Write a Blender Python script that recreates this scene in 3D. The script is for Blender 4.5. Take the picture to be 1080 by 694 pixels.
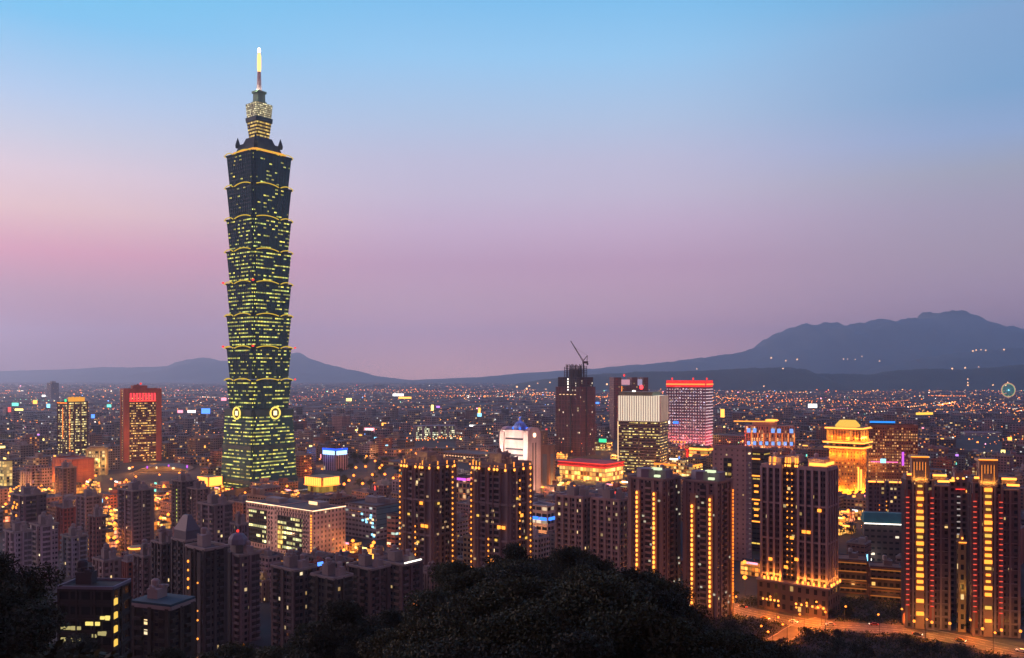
import bpy, math, random
from mathutils import Vector, Matrix, noise
R = math.radians
rnd = random.Random(11)
for o in list(bpy.data.objects): bpy.data.objects.remove(o, do_unlink=True)
S = bpy.context.scene
C = S.collection

# ------------------------------------------------------------------ camera
F, HY, H = 910.0, 395.0, 130.0           # focal length in photo pixels, horizon row, camera height
cam = bpy.data.cameras.new("camera"); co = bpy.data.objects.new("camera", cam); C.objects.link(co)
co.location = (0, 0, H); co.rotation_euler = (R(90), 0, 0)
cam.sensor_fit = 'HORIZONTAL'; cam.sensor_width = 36; cam.lens = 36*F/1080
cam.shift_y = -(347-HY)/1080
cam.clip_start = 0.5; cam.clip_end = 90000
S.camera = co

# ------------------------------------------------------------------ colour helpers
def lin(c):
    r = []
    for v in c:
        v /= 255.0
        r.append(v/12.92 if v <= .04045 else ((v+.055)/1.055)**2.4)
    return (r[0], r[1], r[2], 1)

# ------------------------------------------------------------------ world: dusk sky
SUN_EL, SUN_AZ = 1.0, -62.0              # just at the horizon, left of the view
W = bpy.data.worlds.new("World"); S.world = W; W.use_nodes = True
nt = W.node_tree; N = nt.nodes; L = nt.links; N.clear()
def nd(t, **k):
    n = N.new(t)
    for a, v in k.items(): setattr(n, a, v)
    return n
def ramp(tree, stops, interp='LINEAR'):
    n = tree.nodes.new('ShaderNodeValToRGB'); cr = n.color_ramp; cr.interpolation = interp
    while len(cr.elements) > 1: cr.elements.remove(cr.elements[-1])
    for i, (p, c) in enumerate(stops):
        e = cr.elements[0] if i == 0 else cr.elements.new(p)
        e.position = p; e.color = c
    return n
tc = nd('ShaderNodeTexCoord'); sp = nd('ShaderNodeSeparateXYZ'); L.new(tc.outputs['Generated'], sp.inputs[0])
el = nd('ShaderNodeMapRange'); el.inputs[1].default_value = -.1; el.inputs[2].default_value = .9
L.new(sp.outputs['Z'], el.inputs[0])
def zz(y):   # elevation position for a photo row in the ramp
    t = (HY-y)/F; return t/math.sqrt(1+t*t)+.1
ROWS = (392, 355, 320, 280, 240, 205, 170, 130, 60, 0)
LEFT = ((180,112,100),(190,112,118),(206,147,158),(240,162,178),(247,205,202),(238,214,222),(212,215,232),(184,212,244),(124,203,248),(100,202,246))
MID = ((276,200,190),(248,183,198),(227,178,194),(215,170,195),(218,187,213),(213,199,222),(205,202,227),(188,207,236),(157,210,250),(130,200,247))
RIGHT = ((189,137,137),(200,151,160),(194,160,178),(188,166,182),(182,169,189),(174,176,194),(155,180,219),(132,175,217),(136,174,216),(90,176,226))
HIGH = [(.62,(88,156,212)),(.8,(52,100,165)),(1,(38,80,145))]
left, mid, right = [[(0, tuple(q*.8 for q in t_[0]))]+[(zz(y), c) for y, c in zip(ROWS, t_)]+HIGH for t_ in (LEFT, MID, RIGHT)]
rl, rm, rr = [ramp(nt, [(p, lin(c)) for p, c in s]) for s in (left, mid, right)]
for r_ in (rl, rm, rr): L.new(el.outputs[0], r_.inputs[0])
az1 = nd('ShaderNodeMapRange', interpolation_type='SMOOTHSTEP'); az1.inputs[1].default_value = -.52; az1.inputs[2].default_value = -.06
az2 = nd('ShaderNodeMapRange', interpolation_type='SMOOTHSTEP'); az2.inputs[1].default_value = .12; az2.inputs[2].default_value = .52
m1 = nd('ShaderNodeMix', data_type='RGBA'); m2 = nd('ShaderNodeMix', data_type='RGBA')
for a in (az1, az2): L.new(sp.outputs['X'], a.inputs[0])
L.new(az1.outputs[0], m1.inputs[0]); L.new(rl.outputs[0], m1.inputs[6]); L.new(rm.outputs[0], m1.inputs[7])
L.new(az2.outputs[0], m2.inputs[0]); L.new(m1.outputs[2], m2.inputs[6]); L.new(rr.outputs[0], m2.inputs[7])
back = nd('ShaderNodeMapRange', interpolation_type='SMOOTHSTEP'); back.inputs[1].default_value = -.75; back.inputs[2].default_value = .45
L.new(sp.outputs['Y'], back.inputs[0])
m3 = nd('ShaderNodeMix', data_type='RGBA'); m3.inputs[6].default_value = lin((170, 106, 122))   # eastern sky behind the view, brightened and reddened to light the fronts
L.new(back.outputs[0], m3.inputs[0]); L.new(m2.outputs[2], m3.inputs[7])
sky = nd('ShaderNodeTexSky', sky_type='NISHITA', sun_disc=False); sky.sun_elevation = R(SUN_EL); sky.sun_rotation = R(SUN_AZ)
b1 = nd('ShaderNodeBackground'); b1.inputs[1].default_value = 1.0; L.new(m3.outputs[2], b1.inputs[0])
b2 = nd('ShaderNodeBackground'); b2.inputs[1].default_value = .002; L.new(sky.outputs[0], b2.inputs[0])
ad = nd('ShaderNodeAddShader'); L.new(b1.outputs[0], ad.inputs[0]); L.new(b2.outputs[0], ad.inputs[1])
wo = nd('ShaderNodeOutputWorld'); L.new(ad.outputs[0], wo.inputs[0])

sun = bpy.data.lights.new("sun", 'SUN'); so = bpy.data.objects.new("sun", sun); C.objects.link(so)
sun.energy = 3.6; sun.angle = R(20); sun.color = (1, .58, .55)
so.rotation_euler = (R(84), 0, R(-118))

S.view_settings.view_transform = 'Standard'; S.view_settings.look = 'None'
S.view_settings.exposure = 0; S.view_settings.gamma = 1; S.view_settings.use_curve_mapping = False
S.render.engine = 'CYCLES'
cy = S.cycles
cy.use_denoising = True; cy.max_bounces = 4; cy.diffuse_bounces = 2; cy.glossy_bounces = 2; cy.transmission_bounces = 2
cy.volume_bounces = 1; cy.sample_clamp_indirect = 2.0; cy.sample_clamp_direct = 0; cy.use_light_tree = True
cy.caustics_reflective = False; cy.caustics_refractive = False; cy.use_adaptive_sampling = False

# ------------------------------------------------------------------ materials
MATS = {}
def newmat(name):
    m = bpy.data.materials.new(name); m.use_nodes = True; m.node_tree.nodes.clear(); MATS[name] = m
    return m, m.node_tree
def mth(t, op, a, b=None, c=None):
    n = t.nodes.new('ShaderNodeMath'); n.operation = op
    for i, v in enumerate((a, b, c)):
        if v is None: continue
        if hasattr(v, 'node'): t.links.new(v, n.inputs[i])
        else: n.inputs[i].default_value = v
    return n.outputs[0]
def mixc(t, f, a, b, mode='MIX'):
    n = t.nodes.new('ShaderNodeMix'); n.data_type = 'RGBA'; n.blend_type = mode
    for i, v in ((0, f), (6, a), (7, b)):
        if hasattr(v, 'node'): t.links.new(v, n.inputs[i])
        else: n.inputs[i].default_value = v
    return n.outputs[2]
def wear(t, col, amt=.35, scale=.12):
    """base colour broken up by large stains and fine streaks, in object space"""
    tcn = t.nodes.new('ShaderNodeTexCoord'); mp = t.nodes.new('ShaderNodeMapping'); mp.inputs['Scale'].default_value = (1, 1, .25)
    t.links.new(tcn.outputs['Object'], mp.inputs[0])
    n1 = t.nodes.new('ShaderNodeTexNoise'); n1.inputs['Scale'].default_value = scale; n1.inputs['Detail'].default_value = 5
    t.links.new(mp.outputs[0], n1.inputs['Vector'])
    mr = t.nodes.new('ShaderNodeMapRange'); mr.inputs[1].default_value = .3; mr.inputs[2].default_value = .7
    mr.inputs[3].default_value = 1-amt; mr.inputs[4].default_value = 1+amt*.5
    t.links.new(n1.outputs[0], mr.inputs[0])
    cb = t.nodes.new('ShaderNodeCombineColor')
    for i in range(3): t.links.new(mr.outputs[0], cb.inputs[i])
    return mixc(t, 1.0, col, cb.outputs[0], 'MULTIPLY')
def plain(name, col, rough=.8, metal=0, amt=.3, scale=.12):
    if name in MATS: return MATS[name]
    m, t = newmat(name)
    p = t.nodes.new('ShaderNodeBsdfPrincipled'); o = t.nodes.new('ShaderNodeOutputMaterial')
    t.links.new(wear(t, (*col, 1), amt, scale), p.inputs['Base Color'])
    p.inputs['Roughness'].default_value = rough; p.inputs['Metallic'].default_value = metal
    t.links.new(p.outputs[0], o.inputs[0]); return m
def emit(name, col, st, light=True):
    if name in MATS: return MATS[name]
    m, t = newmat(name)
    e = t.nodes.new('ShaderNodeEmission'); o = t.nodes.new('ShaderNodeOutputMaterial')
    e.inputs[0].default_value = (*col, 1); e.inputs[1].default_value = st
    t.links.new(e.outputs[0], o.inputs[0])
    m.cycles.emission_sampling = 'AUTO' if light else 'NONE'
    return m
def facade(name, wall, frac=.2, ca=(1,.5,.1), cb=(1,.72,.3), st=1.5, mx=.2, my=.25, glass=(.02,.022,.03), rowc=.5, grough=.2, clump=1, wamt=.3, spec=.5):
    """wall with a grid of windows in UV space (u bays, v floors), a share of them lit"""
    if name in MATS: return MATS[name]
    m, t = newmat(name); lk = t.links
    uv = t.nodes.new('ShaderNodeUVMap'); s = t.nodes.new('ShaderNodeSeparateXYZ'); lk.new(uv.outputs[0], s.inputs[0])
    u, v = s.outputs[0], s.outputs[1]
    oi = t.nodes.new('ShaderNodeObjectInfo'); rd = mth(t, 'MULTIPLY', oi.outputs['Random'], 97.3)
    fu, fv = mth(t, 'FRACT', u), mth(t, 'FRACT', v)
    ins = mth(t, 'MULTIPLY', mth(t, 'MULTIPLY', mth(t, 'GREATER_THAN', fu, mx), mth(t, 'LESS_THAN', fu, 1-mx)),
              mth(t, 'MULTIPLY', mth(t, 'GREATER_THAN', fv, my), mth(t, 'LESS_THAN', fv, 1-my*.6)))
    cu, cv = mth(t, 'FLOOR', mth(t, 'DIVIDE', u, clump)), mth(t, 'FLOOR', v)
    def wn(x, y, z):
        c = t.nodes.new('ShaderNodeCombineXYZ')
        for i, q in enumerate((x, y, z)):
            if hasattr(q, 'node'): lk.new(q, c.inputs[i])
            else: c.inputs[i].default_value = q
        n = t.nodes.new('ShaderNodeTexWhiteNoise'); n.noise_dimensions = '3D'; lk.new(c.outputs[0], n.inputs[0]); return n
    w1 = wn(cu, cv, rd); w2 = wn(mth(t, 'FLOOR', mth(t, 'DIVIDE', u, 7)), cv, mth(t, 'ADD', rd, 31.7)); w3 = wn(mth(t, 'FLOOR', u), cv, mth(t, 'ADD', rd, 11.1))
    thr = mth(t, 'MULTIPLY', frac, mth(t, 'ADD', 1-rowc, mth(t, 'MULTIPLY', w2.outputs[0], 2*rowc)))
    lit = mth(t, 'MULTIPLY', ins, mth(t, 'LESS_THAN', w1.outputs[0], thr))
    ec = mixc(t, w3.outputs[0], (*ca, 1), (*cb, 1))
    es = mth(t, 'MULTIPLY', lit, mth(t, 'MULTIPLY', st, mth(t, 'ADD', .35, mth(t, 'MULTIPLY', mth(t, 'POWER', wn(cu, cv, mth(t, 'ADD', rd, 5.5)).outputs[0], 2), 1.3))))
    p = t.nodes.new('ShaderNodeBsdfPrincipled'); o = t.nodes.new('ShaderNodeOutputMaterial')
    lk.new(mixc(t, ins, wear(t, (*wall, 1), wamt), (*glass, 1)), p.inputs['Base Color'])
    lk.new(mth(t, 'SUBTRACT', .85, mth(t, 'MULTIPLY', ins, .85-grough)), p.inputs['Roughness'])
    p.inputs['Specular IOR Level'].default_value = spec; lk.new(ec, p.inputs['Emission Color']); lk.new(es, p.inputs['Emission Strength'])
    lk.new(p.outputs[0], o.inputs[0]); m.cycles.emission_sampling = 'NONE'
    return m
GOLD = emit('lamp_gold', (1, .3, .035), 2.4); GOLD2 = emit('lamp_gold_strong', (1, .31, .045), 3.3)
AMBER = emit('lamp_amber', (1, .22, .02), 2.0); REDL = emit('lamp_red', (1, .045, .03), 1.6); REDD = emit('lamp_red_soft', (.85, .05, .04), .7)
ORANGE = emit('lamp_orange', (1, .3, .04), 5, False); WHITE = emit('lamp_white', (1, .93, .8), 2.5); BLUEL = emit('lamp_blue', (.04, .2, 1), 2.2)
CYAN = emit('lamp_cyan', (.3, .75, 1), 2.0, False); GREENL = emit('lamp_green', (.05, .9, .35), 1.4, False); PINK = emit('lamp_pink', (1, .16, .45), 1.5, False)
MAGENTA = emit('lamp_magenta', (.7, .12, .9), 1.3, False); WARMW = emit('lamp_warm_white', (1, .62, .3), 2.0, False)
YEL = emit('eave_yellow', (.9, .6, .05), .85, False); SPIRE = emit('spire_light', (1, .52, .16), 2.4)
ROOF = plain('roof_grey', (.12, .115, .125), .9); ROOFD = plain('roof_dark', (.05, .05, .06), .9); METAL = plain('dark_metal', (.08, .08, .09), .5, .6)
CONC = plain('concrete', (.3, .28, .27), .9); STEEL = plain('steel_frame', (.05, .045, .06), .7)

# ------------------------------------------------------------------ mesh builder
class MB:
    def __init__(s): s.v = []; s.f = []; s.m = []; s.uv = []
    def face(s, pts, mi=0, uv=None):
        b = len(s.v); s.v.extend(pts); s.f.append(tuple(range(b, b+len(pts)))); s.m.append(mi)
        s.uv.extend(uv if uv else [(0, 0)]*len(pts)); return s
    def prism(s, lo, hi, z0, z1, mi=0, top=None, bay=None, fl=None, cap=True, uo=0.0):
        """walls between two outlines (counter-clockwise), u in bays, v in floors"""
        n = len(lo); u = uo
        for i in range(n):
            a, b = lo[i], lo[(i+1) % n]; c, d = hi[(i+1) % n], hi[i]
            ln = math.hypot(b[0]-a[0], b[1]-a[1])
            if bay:
                k = max(1, round(ln/bay)); nv = max(1, round((z1-z0)/fl))
                q = [(u, 0), (u+k, 0), (u+k, nv), (u, nv)]; u += k+3
            else: q = None
            s.face([(a[0], a[1], z0), (b[0], b[1], z0), (c[0], c[1], z1), (d[0], d[1], z1)], mi, q)
        if cap:
            s.face([(p[0], p[1], z1) for p in hi], mi if top is None else top)
            s.face([(p[0], p[1], z0) for p in reversed(lo)], mi if top is None else top)
        return s
    def box(s, x, y, z, sx, sy, sz, mi=0, top=None, bay=None, fl=None, uo=0.0, rz=0):
        """x, y: centre; z: bottom"""
        o = [(-sx/2, -sy/2), (sx/2, -sy/2), (sx/2, sy/2), (-sx/2, sy/2)]
        c_, s_ = math.cos(rz), math.sin(rz)
        o = [(x+a*c_-b*s_, y+a*s_+b*c_) for a, b in o]
        return s.prism(o, o, z, z+sz, mi, top, bay, fl, True, uo)
    def tube(s, pts, r, n=6, mi=0):
        pts = [Vector(p) for p in pts]; rs = r if isinstance(r, (list, tuple)) else [r]*len(pts); rings = []
        for i, p in enumerate(pts):
            t = (pts[min(i+1, len(pts)-1)]-pts[max(i-1, 0)]).normalized()
            a = t.cross(Vector((0, 0, 1)) if abs(t.z) < .9 else Vector((1, 0, 0))).normalized(); b = t.cross(a)
            rings.append([tuple(p+(a*math.cos(2*math.pi*k/n)+b*math.sin(2*math.pi*k/n))*rs[i]) for k in range(n)])
        b0 = len(s.v)
        for q in rings: s.v.extend(q)
        for i in range(len(rings)-1):
            for k in range(n):
                s.f.append((b0+i*n+k, b0+(i+1)*n+k, b0+(i+1)*n+(k+1) % n, b0+i*n+(k+1) % n)); s.m.append(mi); s.uv.extend([(0, 0)]*4)
        s.f.append(tuple(b0+k for k in range(n))); s.m.append(mi); s.uv.extend([(0, 0)]*n)
        s.f.append(tuple(b0+(len(rings)-1)*n+k for k in reversed(range(n)))); s.m.append(mi); s.uv.extend([(0, 0)]*n)
        return s
    def lathe(s, x, y, prof, n=16, mi=0):
        b0 = len(s.v)
        for r, z in prof: s.v.extend((x+r*math.cos(2*math.pi*k/n), y+r*math.sin(2*math.pi*k/n), z) for k in range(n))
        for i in range(len(prof)-1):
            for k in range(n):
                s.f.append((b0+i*n+k, b0+i*n+(k+1) % n, b0+(i+1)*n+(k+1) % n, b0+(i+1)*n+k)); s.m.append(mi); s.uv.extend([(0, 0)]*4)
        return s
    def mesh(s, name, mats):
        me = bpy.data.meshes.new(name); me.from_pydata(s.v, [], s.f)
        for m in (mats if isinstance(mats, (list, tuple)) else [mats]): me.materials.append(m)
        me.polygons.foreach_set('material_index', s.m)
        l = me.uv_layers.new(name='UVMap'); l.data.foreach_set('uv', [q for p in s.uv for q in p])
        me.update(); return me
    def build(s, name, mats, parent=None):
        o = bpy.data.objects.new(name, s.mesh(name, mats)); C.objects.link(o)
        if parent: o.parent = parent
        return o
def tag(o, label=None, cat=None, group=None, kind=None):
    if label: o['label'] = label
    if cat: o['category'] = cat
    if group: o['group'] = group
    if kind: o['kind'] = kind
    return o
def empty(name, loc, rz=0, label=None, cat=None, group=None):
    o = bpy.data.objects.new(name, None); C.objects.link(o); o.location = loc; o.rotation_euler = (0, 0, rz)
    return tag(o, label, cat, group)
UNIT = {}
def unit(kind, m):
    k = (kind, m.name)
    if k not in UNIT:
        b = MB()
        if kind == 'box': b.box(0, 0, -.5, 1, 1, 1)
        else: b.lathe(0, 0, [(.01, -.5), (.4, -.38), (.5, 0), (.4, .38), (.01, .5)], 8)
        UNIT[k] = b.mesh(kind, m)
    return UNIT[k]
def bit(name, m, parent, loc, size, kind='box', rz=0):
    """a small part: one shared unit mesh, scaled to its size"""
    o = bpy.data.objects.new(name, unit(kind, m)); C.objects.link(o); o.parent = parent
    o.location = loc; o.scale = size; o.rotation_euler = (0, 0, rz); return o
def lamp_light(parent, loc, power, col=(1, .34, .05), rad=.6, name='lamp_glow'):
    l = bpy.data.lights.new(name, 'POINT'); l.energy = power; l.color = col; l.shadow_soft_size = rad
    o = bpy.data.objects.new(name, l); C.objects.link(o); o.location = loc
    if parent: o.parent = parent
    return o

# ------------------------------------------------------------------ photo pixel <-> ground
def gx(px, Y): return (px-540)/F*Y
def gz(py, Y): return H-(py-HY)*Y/F
def gy(py): return H*F/(py-HY)
def px_of(x, y): return 540+F*x/y
GRID = R(-38)                                     # the street grid
FOOT = []                                         # named footprints: x0, x1 (px), depth, visible bottom (px), centre, radius
LAND = []                                         # landmarks for wording: px, depth, half width, phrase

def foot(x0, x1, Y, rz, k):
    w, cx = (x1-x0)/F*Y, (x0+x1)/2
    for _ in range(12):
        d = w*k; X = gx(cx, Y); c_, s_ = math.cos(rz), math.sin(rz); q = []
        for a, b in ((-1, -1), (1, -1), (1, 1), (-1, 1)):
            lx, ly = a*w/2, b*d/2; q.append(px_of(X+lx*c_-ly*s_, Y+lx*s_+ly*c_))
        e0, e1 = min(q), max(q); w *= (x1-x0)/(e1-e0); cx += ((x0+x1)-(e0+e1))/2
    return gx(cx, Y), w, w*k
class B:
    """a building on its own Empty; local front is -y, local right is +x"""
    def __init__(s, kind, label, cat, x0, x1, yt, Y, k=.8, rz=GRID, yb=None, phrase=None, z0=0.0, group=None):
        X, s.w, s.d = foot(x0, x1, Y, rz, k)
        s.h = gz(yt, Y)-z0; s.Y = Y; s.rz = rz; s.X = X
        s.root = empty(kind, (X, Y, z0), rz, label, cat, group)
        FOOT.append((x0, x1, Y, yb if yb else min(HY+H*F/Y, 690), X, math.hypot(s.w, s.d)/2))
        if phrase: LAND.append(((x0+x1)/2, Y, (x1-x0)/2, phrase))
    def body(s, m, bay=3.2, fl=3.3, z0=0, z1=None, sx=1, sy=1, ox=0, oy=0, name='wall', roof=ROOF):
        z1 = s.h if z1 is None else z1
        return MB().box(ox*s.w, oy*s.d, z0, s.w*sx, s.d*sy, z1-z0, 0, 1, bay, fl).build(name, [m, roof], s.root)
    def grid(s, m, bay, fl, pw, bh, proud=.5, z0=0, z1=None, name='facade_grid', sx=1, sy=1, ox=0, oy=0, bands=True, every=1, sides='frl'):
        """real piers and floor bands standing proud of the wall"""
        z1 = s.h if z1 is None else z1; w, d = s.w*sx, s.d*sy; b = MB(); X, Y = ox*s.w, oy*s.d
        nx, ny, nf = max(1, round(w/bay)), max(1, round(d/bay)), max(1, round((z1-z0)/fl))
        if pw > 0:
            for i in range(nx+1):
                x = X-w/2+w*i/nx
                if 'f' in sides: b.box(x, Y-d/2-proud*.35, z0, pw, proud*.72, z1-z0)
                if 'b' in sides: b.box(x, Y+d/2+proud*.35, z0, pw, proud*.72, z1-z0)
            for i in range(ny+1):
                y = Y-d/2+d*i/ny
                if 'r' in sides: b.box(X+w/2+proud*.35, y, z0, proud*.72, pw, z1-z0)
                if 'l' in sides: b.box(X-w/2-proud*.35, y, z0, proud*.72, pw, z1-z0)
        if bands:
            for j in range(0, nf+1, every):
                z = z0+(z1-z0)*j/nf-bh/2; pr = proud*.5
                b.prism([(X-w/2-pr, Y-d/2-pr), (X+w/2+pr, Y-d/2-pr), (X+w/2+pr, Y+d/2+pr), (X-w/2-pr, Y+d/2+pr)], [(X-w/2-pr, Y-d/2-pr), (X+w/2+pr, Y-d/2-pr), (X+w/2+pr, Y+d/2+pr), (X-w/2-pr, Y+d/2+pr)], z, z+bh)
        return b.build(name, m, s.root)
    def bays(s, wall, slot, pat, fl, z1=None, k=.95):
        """a front made of unlike bays: B balconies over a flat dark strip coloured as recess shade, S blank piers, W plain windows"""
        z1 = s.h if z1 is None else z1; pier, rec_shade = MB(), MB(); bal = MB(); nf = int(z1/fl)
        for side, ln, half in (('f', s.w*k, s.d*k/2), ('r', s.d*k, s.w*k/2), ('l', s.d*k, s.w*k/2)):
            p = pat if side == 'f' else pat[1:]+pat[:1]; u = sum({'B': 1.3, 'S': .6, 'W': 1}[c] for c in p); a = -ln/2
            for c in p:
                w_ = ln*{'B': 1.3, 'S': .6, 'W': 1}[c]/u; m_ = a+w_/2; a += w_
                def put(mb, off, dep, z, hh, ww):
                    if side == 'f': mb.box(m_, -half-off, z, ww, dep, hh)
                    elif side == 'r': mb.box(half+off, m_, z, dep, ww, hh)
                    else: mb.box(-half-off, -m_, z, dep, ww, hh)
                if c == 'S': put(pier, .4, .8, 0, z1+.4, w_*.94)
                elif c == 'B':
                    put(rec_shade, .04, .1, 1, z1-1.6, w_*.9)  # strip lies on the wall; its dark colour stands for recess shade
                    for j in range(nf): put(bal, .55, 1.02, j*fl+.25, 1.05, w_*.86)
                else:
                    for j in range(1, nf+1): put(bal, .16, .3, j*fl-.2, .3, w_*.98)
        if pier.v: pier.build('pier', wall, s.root)
        rec_shade.build('recess_shade_strip', slot, s.root); o_ = bal.build('trim', wall, s.root)  # trim holds the balconies and the window bands in one mesh
        if len(bal.f) > 600: o_['kind'] = 'stuff'
        return o_
    def roof(s, m=ROOF, par=1.1, th=.5, z=None, sx=1, sy=1, ox=0, oy=0, name='roof', over=.3):
        z = s.h if z is None else z; w, d = s.w*sx+over, s.d*sy+over; X, Y = ox*s.w, oy*s.d; b = MB()
        b.box(X, Y-d/2, z+.01, w, th, par); b.box(X, Y+d/2, z+.012, w, th, par)
        b.box(X-w/2, Y, z+.014, th, d-th-.02, par-.01); b.box(X+w/2, Y, z+.016, th, d-th-.02, par-.01)
        return b.build(name, m, s.root)
    def pent(s, fx, fy, sx, sy, h, m=None, z=None, name='penthouse', tanks=1):
        z = s.h if z is None else z; b = MB(); b.box(fx*s.w, fy*s.d, z+.02, sx*s.w, sy*s.d, h)
        b.box(fx*s.w, fy*s.d, z+h+.03, sx*s.w*1.06, sy*s.d*1.06, .4)
        for i in range(5): b.box((fx+rnd.uniform(-.5, .5)*sx)*s.w, (fy+rnd.uniform(-.5, .5)*sy)*s.d, z+h+.45+i*.004, rnd.uniform(.5, 1.8), rnd.uniform(.5, 1.4), rnd.uniform(.4, 1.3))
        for i in range(tanks):
            b.lathe(fx*s.w+(i-.5)*3.2, fy*s.d+1, [(1.2, z+h+.4), (1.3, z+h+2.4), (.9, z+h+2.9), (.05, z+h+3.1)], 10)
        return b.build(name, m or CONC, s.root)
    def at(s, side, t, z, off=.6):
        """a point just off a face: t across it, seen from outside"""
        if side == 'f': return (t*s.w, -s.d/2-off, z)
        if side == 'r': return (s.w/2+off, t*s.d, z)
        if side == 'l': return (-s.w/2-off, -t*s.d, z)
    def lamps(s, side, t, z0, z1, n, m, size=(.9, .9, 1.2), name='facade_lamp', kind='ball', off=.7, jit=0, skip=0):
        for i in range(n):
            if skip and rnd.random() < skip: continue
            z = z0+(z1-z0)*i/max(1, n-1); sz = size
            if jit: k = 1+rnd.uniform(-jit, jit); sz = tuple(q*k for q in size)
            if side in 'rl': sz = (sz[1], sz[0], sz[2])
            bit(name, m, s.root, s.at(side, t, z, off), sz, kind)
    def strip(s, side, t0, t1, z, m, th=.5, hh=.5, off=.8, name='light_strip'):
        a, b = s.at(side, t0, z, off), s.at(side, t1, z, off)
        c = tuple((p+q)/2 for p, q in zip(a, b)); ln = abs(a[0]-b[0])+abs(a[1]-b[1])
        return bit(name, m, s.root, c, (ln, th, hh) if side == 'f' else (th, ln, hh))
    def vstrip(s, side, t, z0, z1, m, th=.6, off=.8, name='light_strip'):
        p = s.at(side, t, (z0+z1)/2, off); return bit(name, m, s.root, p, (th, th, z1-z0))
    def win(s, side, t, z, m, w=1.8, h=1.6, off=.25, name='lit_window'):
        p = s.at(side, t, z, off); return bit(name, m, s.root, p, (w, .4, h) if side == 'f' else (.4, w, h))
def ring(b, o, z, r): pass

# ================================================================== ground, hill, mountains, haze
def sstep(a, b, t):
    t = min(1, max(0, (t-a)/(b-a))); return t*t*(3-2*t)
def terrain(x, y):
    if y > 440 or abs(x) > 420: return 0.0
    base = 126*max(0, 1-max(y, -40)/372)**1.62 if y > 0 else 126
    up = 0
    c = 8+y*.045; sg = 16+y*.115                                      # the wooded spur in front of the camera
    a = 35*sstep(20, 170, y)*(1-sstep(200, 330, y))
    up += a*math.exp(-((x-c)/(sg if x > c else sg*1.45))**2)
    up += 16*math.exp(-((x+43)/14)**2-((y-82)/30)**2)                 # shoulder at the left
    up += 20*math.exp(-((x+95)/75)**2-((y-200)/75)**2)
    base *= 1-sstep(250, 420, abs(x))
    z = base+up
    z += 1.5*noise.noise((x*.03, y*.03, 3)) if z > 2 else 0
    return max(0, z)
def axis(far, step, lim):
    return sorted(set([-f for f in far]+far+[i*step for i in range(-lim, lim+1)]))
gm, t = newmat('city_ground')
p = t.nodes.new('ShaderNodeBsdfPrincipled'); o = t.nodes.new('ShaderNodeOutputMaterial')
tcn = t.nodes.new('ShaderNodeTexCoord'); n1 = t.nodes.new('ShaderNodeTexNoise'); n1.inputs['Scale'].default_value = .02; n1.inputs['Detail'].default_value = 6
t.links.new(tcn.outputs['Object'], n1.inputs['Vector'])
sx = t.nodes.new('ShaderNodeSeparateXYZ'); t.links.new(tcn.outputs['Object'], sx.inputs[0])
gr = ramp(t, [(.35, (.035, .034, .038, 1)), (.55, (.06, .055, .055, 1)), (.7, (.03, .042, .02, 1))]); t.links.new(n1.outputs[0], gr.inputs[0])
hillf = mth(t, 'GREATER_THAN', sx.outputs[2], .04)
t.links.new(mixc(t, hillf, gr.outputs[0], (.008, .011, .005, 1)), p.inputs['Base Color']); p.inputs['Roughness'].default_value = .9
t.links.new(p.outputs[0], o.inputs[0])
xs = axis([21000, 12000, 5000, 2000, 900, 560, 460], 6, 70); ys = [-2000, -900, -300]+[-60+6*i for i in range(86)]+[520, 700, 1000, 2000, 4000, 8000, 14000, 20900]
b = MB(); b.v = [(x, y, terrain(x, y)) for y in ys for x in xs]; nx = len(xs)
for j in range(len(ys)-1):
    for i in range(nx-1):
        q = j*nx+i; b.f.append((q, q+1, q+nx+1, q+nx)); b.m.append(0); b.uv.extend([(0, 0)]*4)
tag(b.build('ground', gm), kind='structure')

def mountain(name, pts, Y, depth, mat, seed, rough=1.0):
    nxx, nyy = 260, 30; b = MB(); x0, x1 = pts[0][0], pts[-1][0]
    def ht(px):
        for (a, ya), (c, yc) in zip(pts, pts[1:]):
            if a <= px <= c:
                q = (px-a)/(c-a); q = q*q*(3-2*q)*.5+q*.5
                return gz(ya+(yc-ya)*q, Y)*(1+.035*noise.noise((px*.11, seed*3, 0))+.02*noise.noise((px*.31, seed*5, 1)))
        return 0
    def pt(i, j):
        px = x0+(x1-x0)*i/nxx; tt = -1+2*j/nyy; X = gx(px, Y); y = Y+tt*depth; h0 = max(ht(px), 0)
        prof = max(0, 1-abs(tt)**1.15)
        nz = noise.fractal((X/1100+seed, y/1100, seed*1.7), 1.0, 2.1, 5)*h0*.46*rough*min(1, abs(tt)*3)*prof
        fine = noise.fractal((X/160+seed, y/160, seed), 1.0, 2.0, 3)*min(14, h0*.03)*prof
        return (X, y, h0*prof+nz+fine-8*(1-prof))
    b.v = [pt(i, j) for j in range(nyy+1) for i in range(nxx+1)]
    for j in range(nyy):
        for i in range(nxx):
            q = j*(nxx+1)+i; b.f.append((q, q+1, q+nxx+2, q+nxx+1)); b.m.append(0); b.uv.extend([(0, 0)]*4)
    o = tag(b.build(name, mat), kind='structure')
    for f in o.data.polygons: f.use_smooth = True
    def surf(px, py):
        X = None
        i = round((px-x0)/(x1-x0)*nxx)
        for j in range(nyy//2+1):
            v = b.v[j*(nxx+1)+i]
            if HY-(v[2]-H)*F/v[1] <= py: return v
        return v
    return surf
MNT = plain('mountain_forest', (.035, .05, .03), .95, 0, .5, .002)
s_left = mountain('mountain', [(-260,393),(-120,391),(-50,392),(0,391),(60,390),(105,388),(140,388),(175,386),(195,380),(215,377),(240,381),(275,376),(300,373),(315,372),(330,379),(345,384),(370,390),(400,397),(430,401),(470,405)], 18200, 2500, MNT, 2.2)
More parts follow.
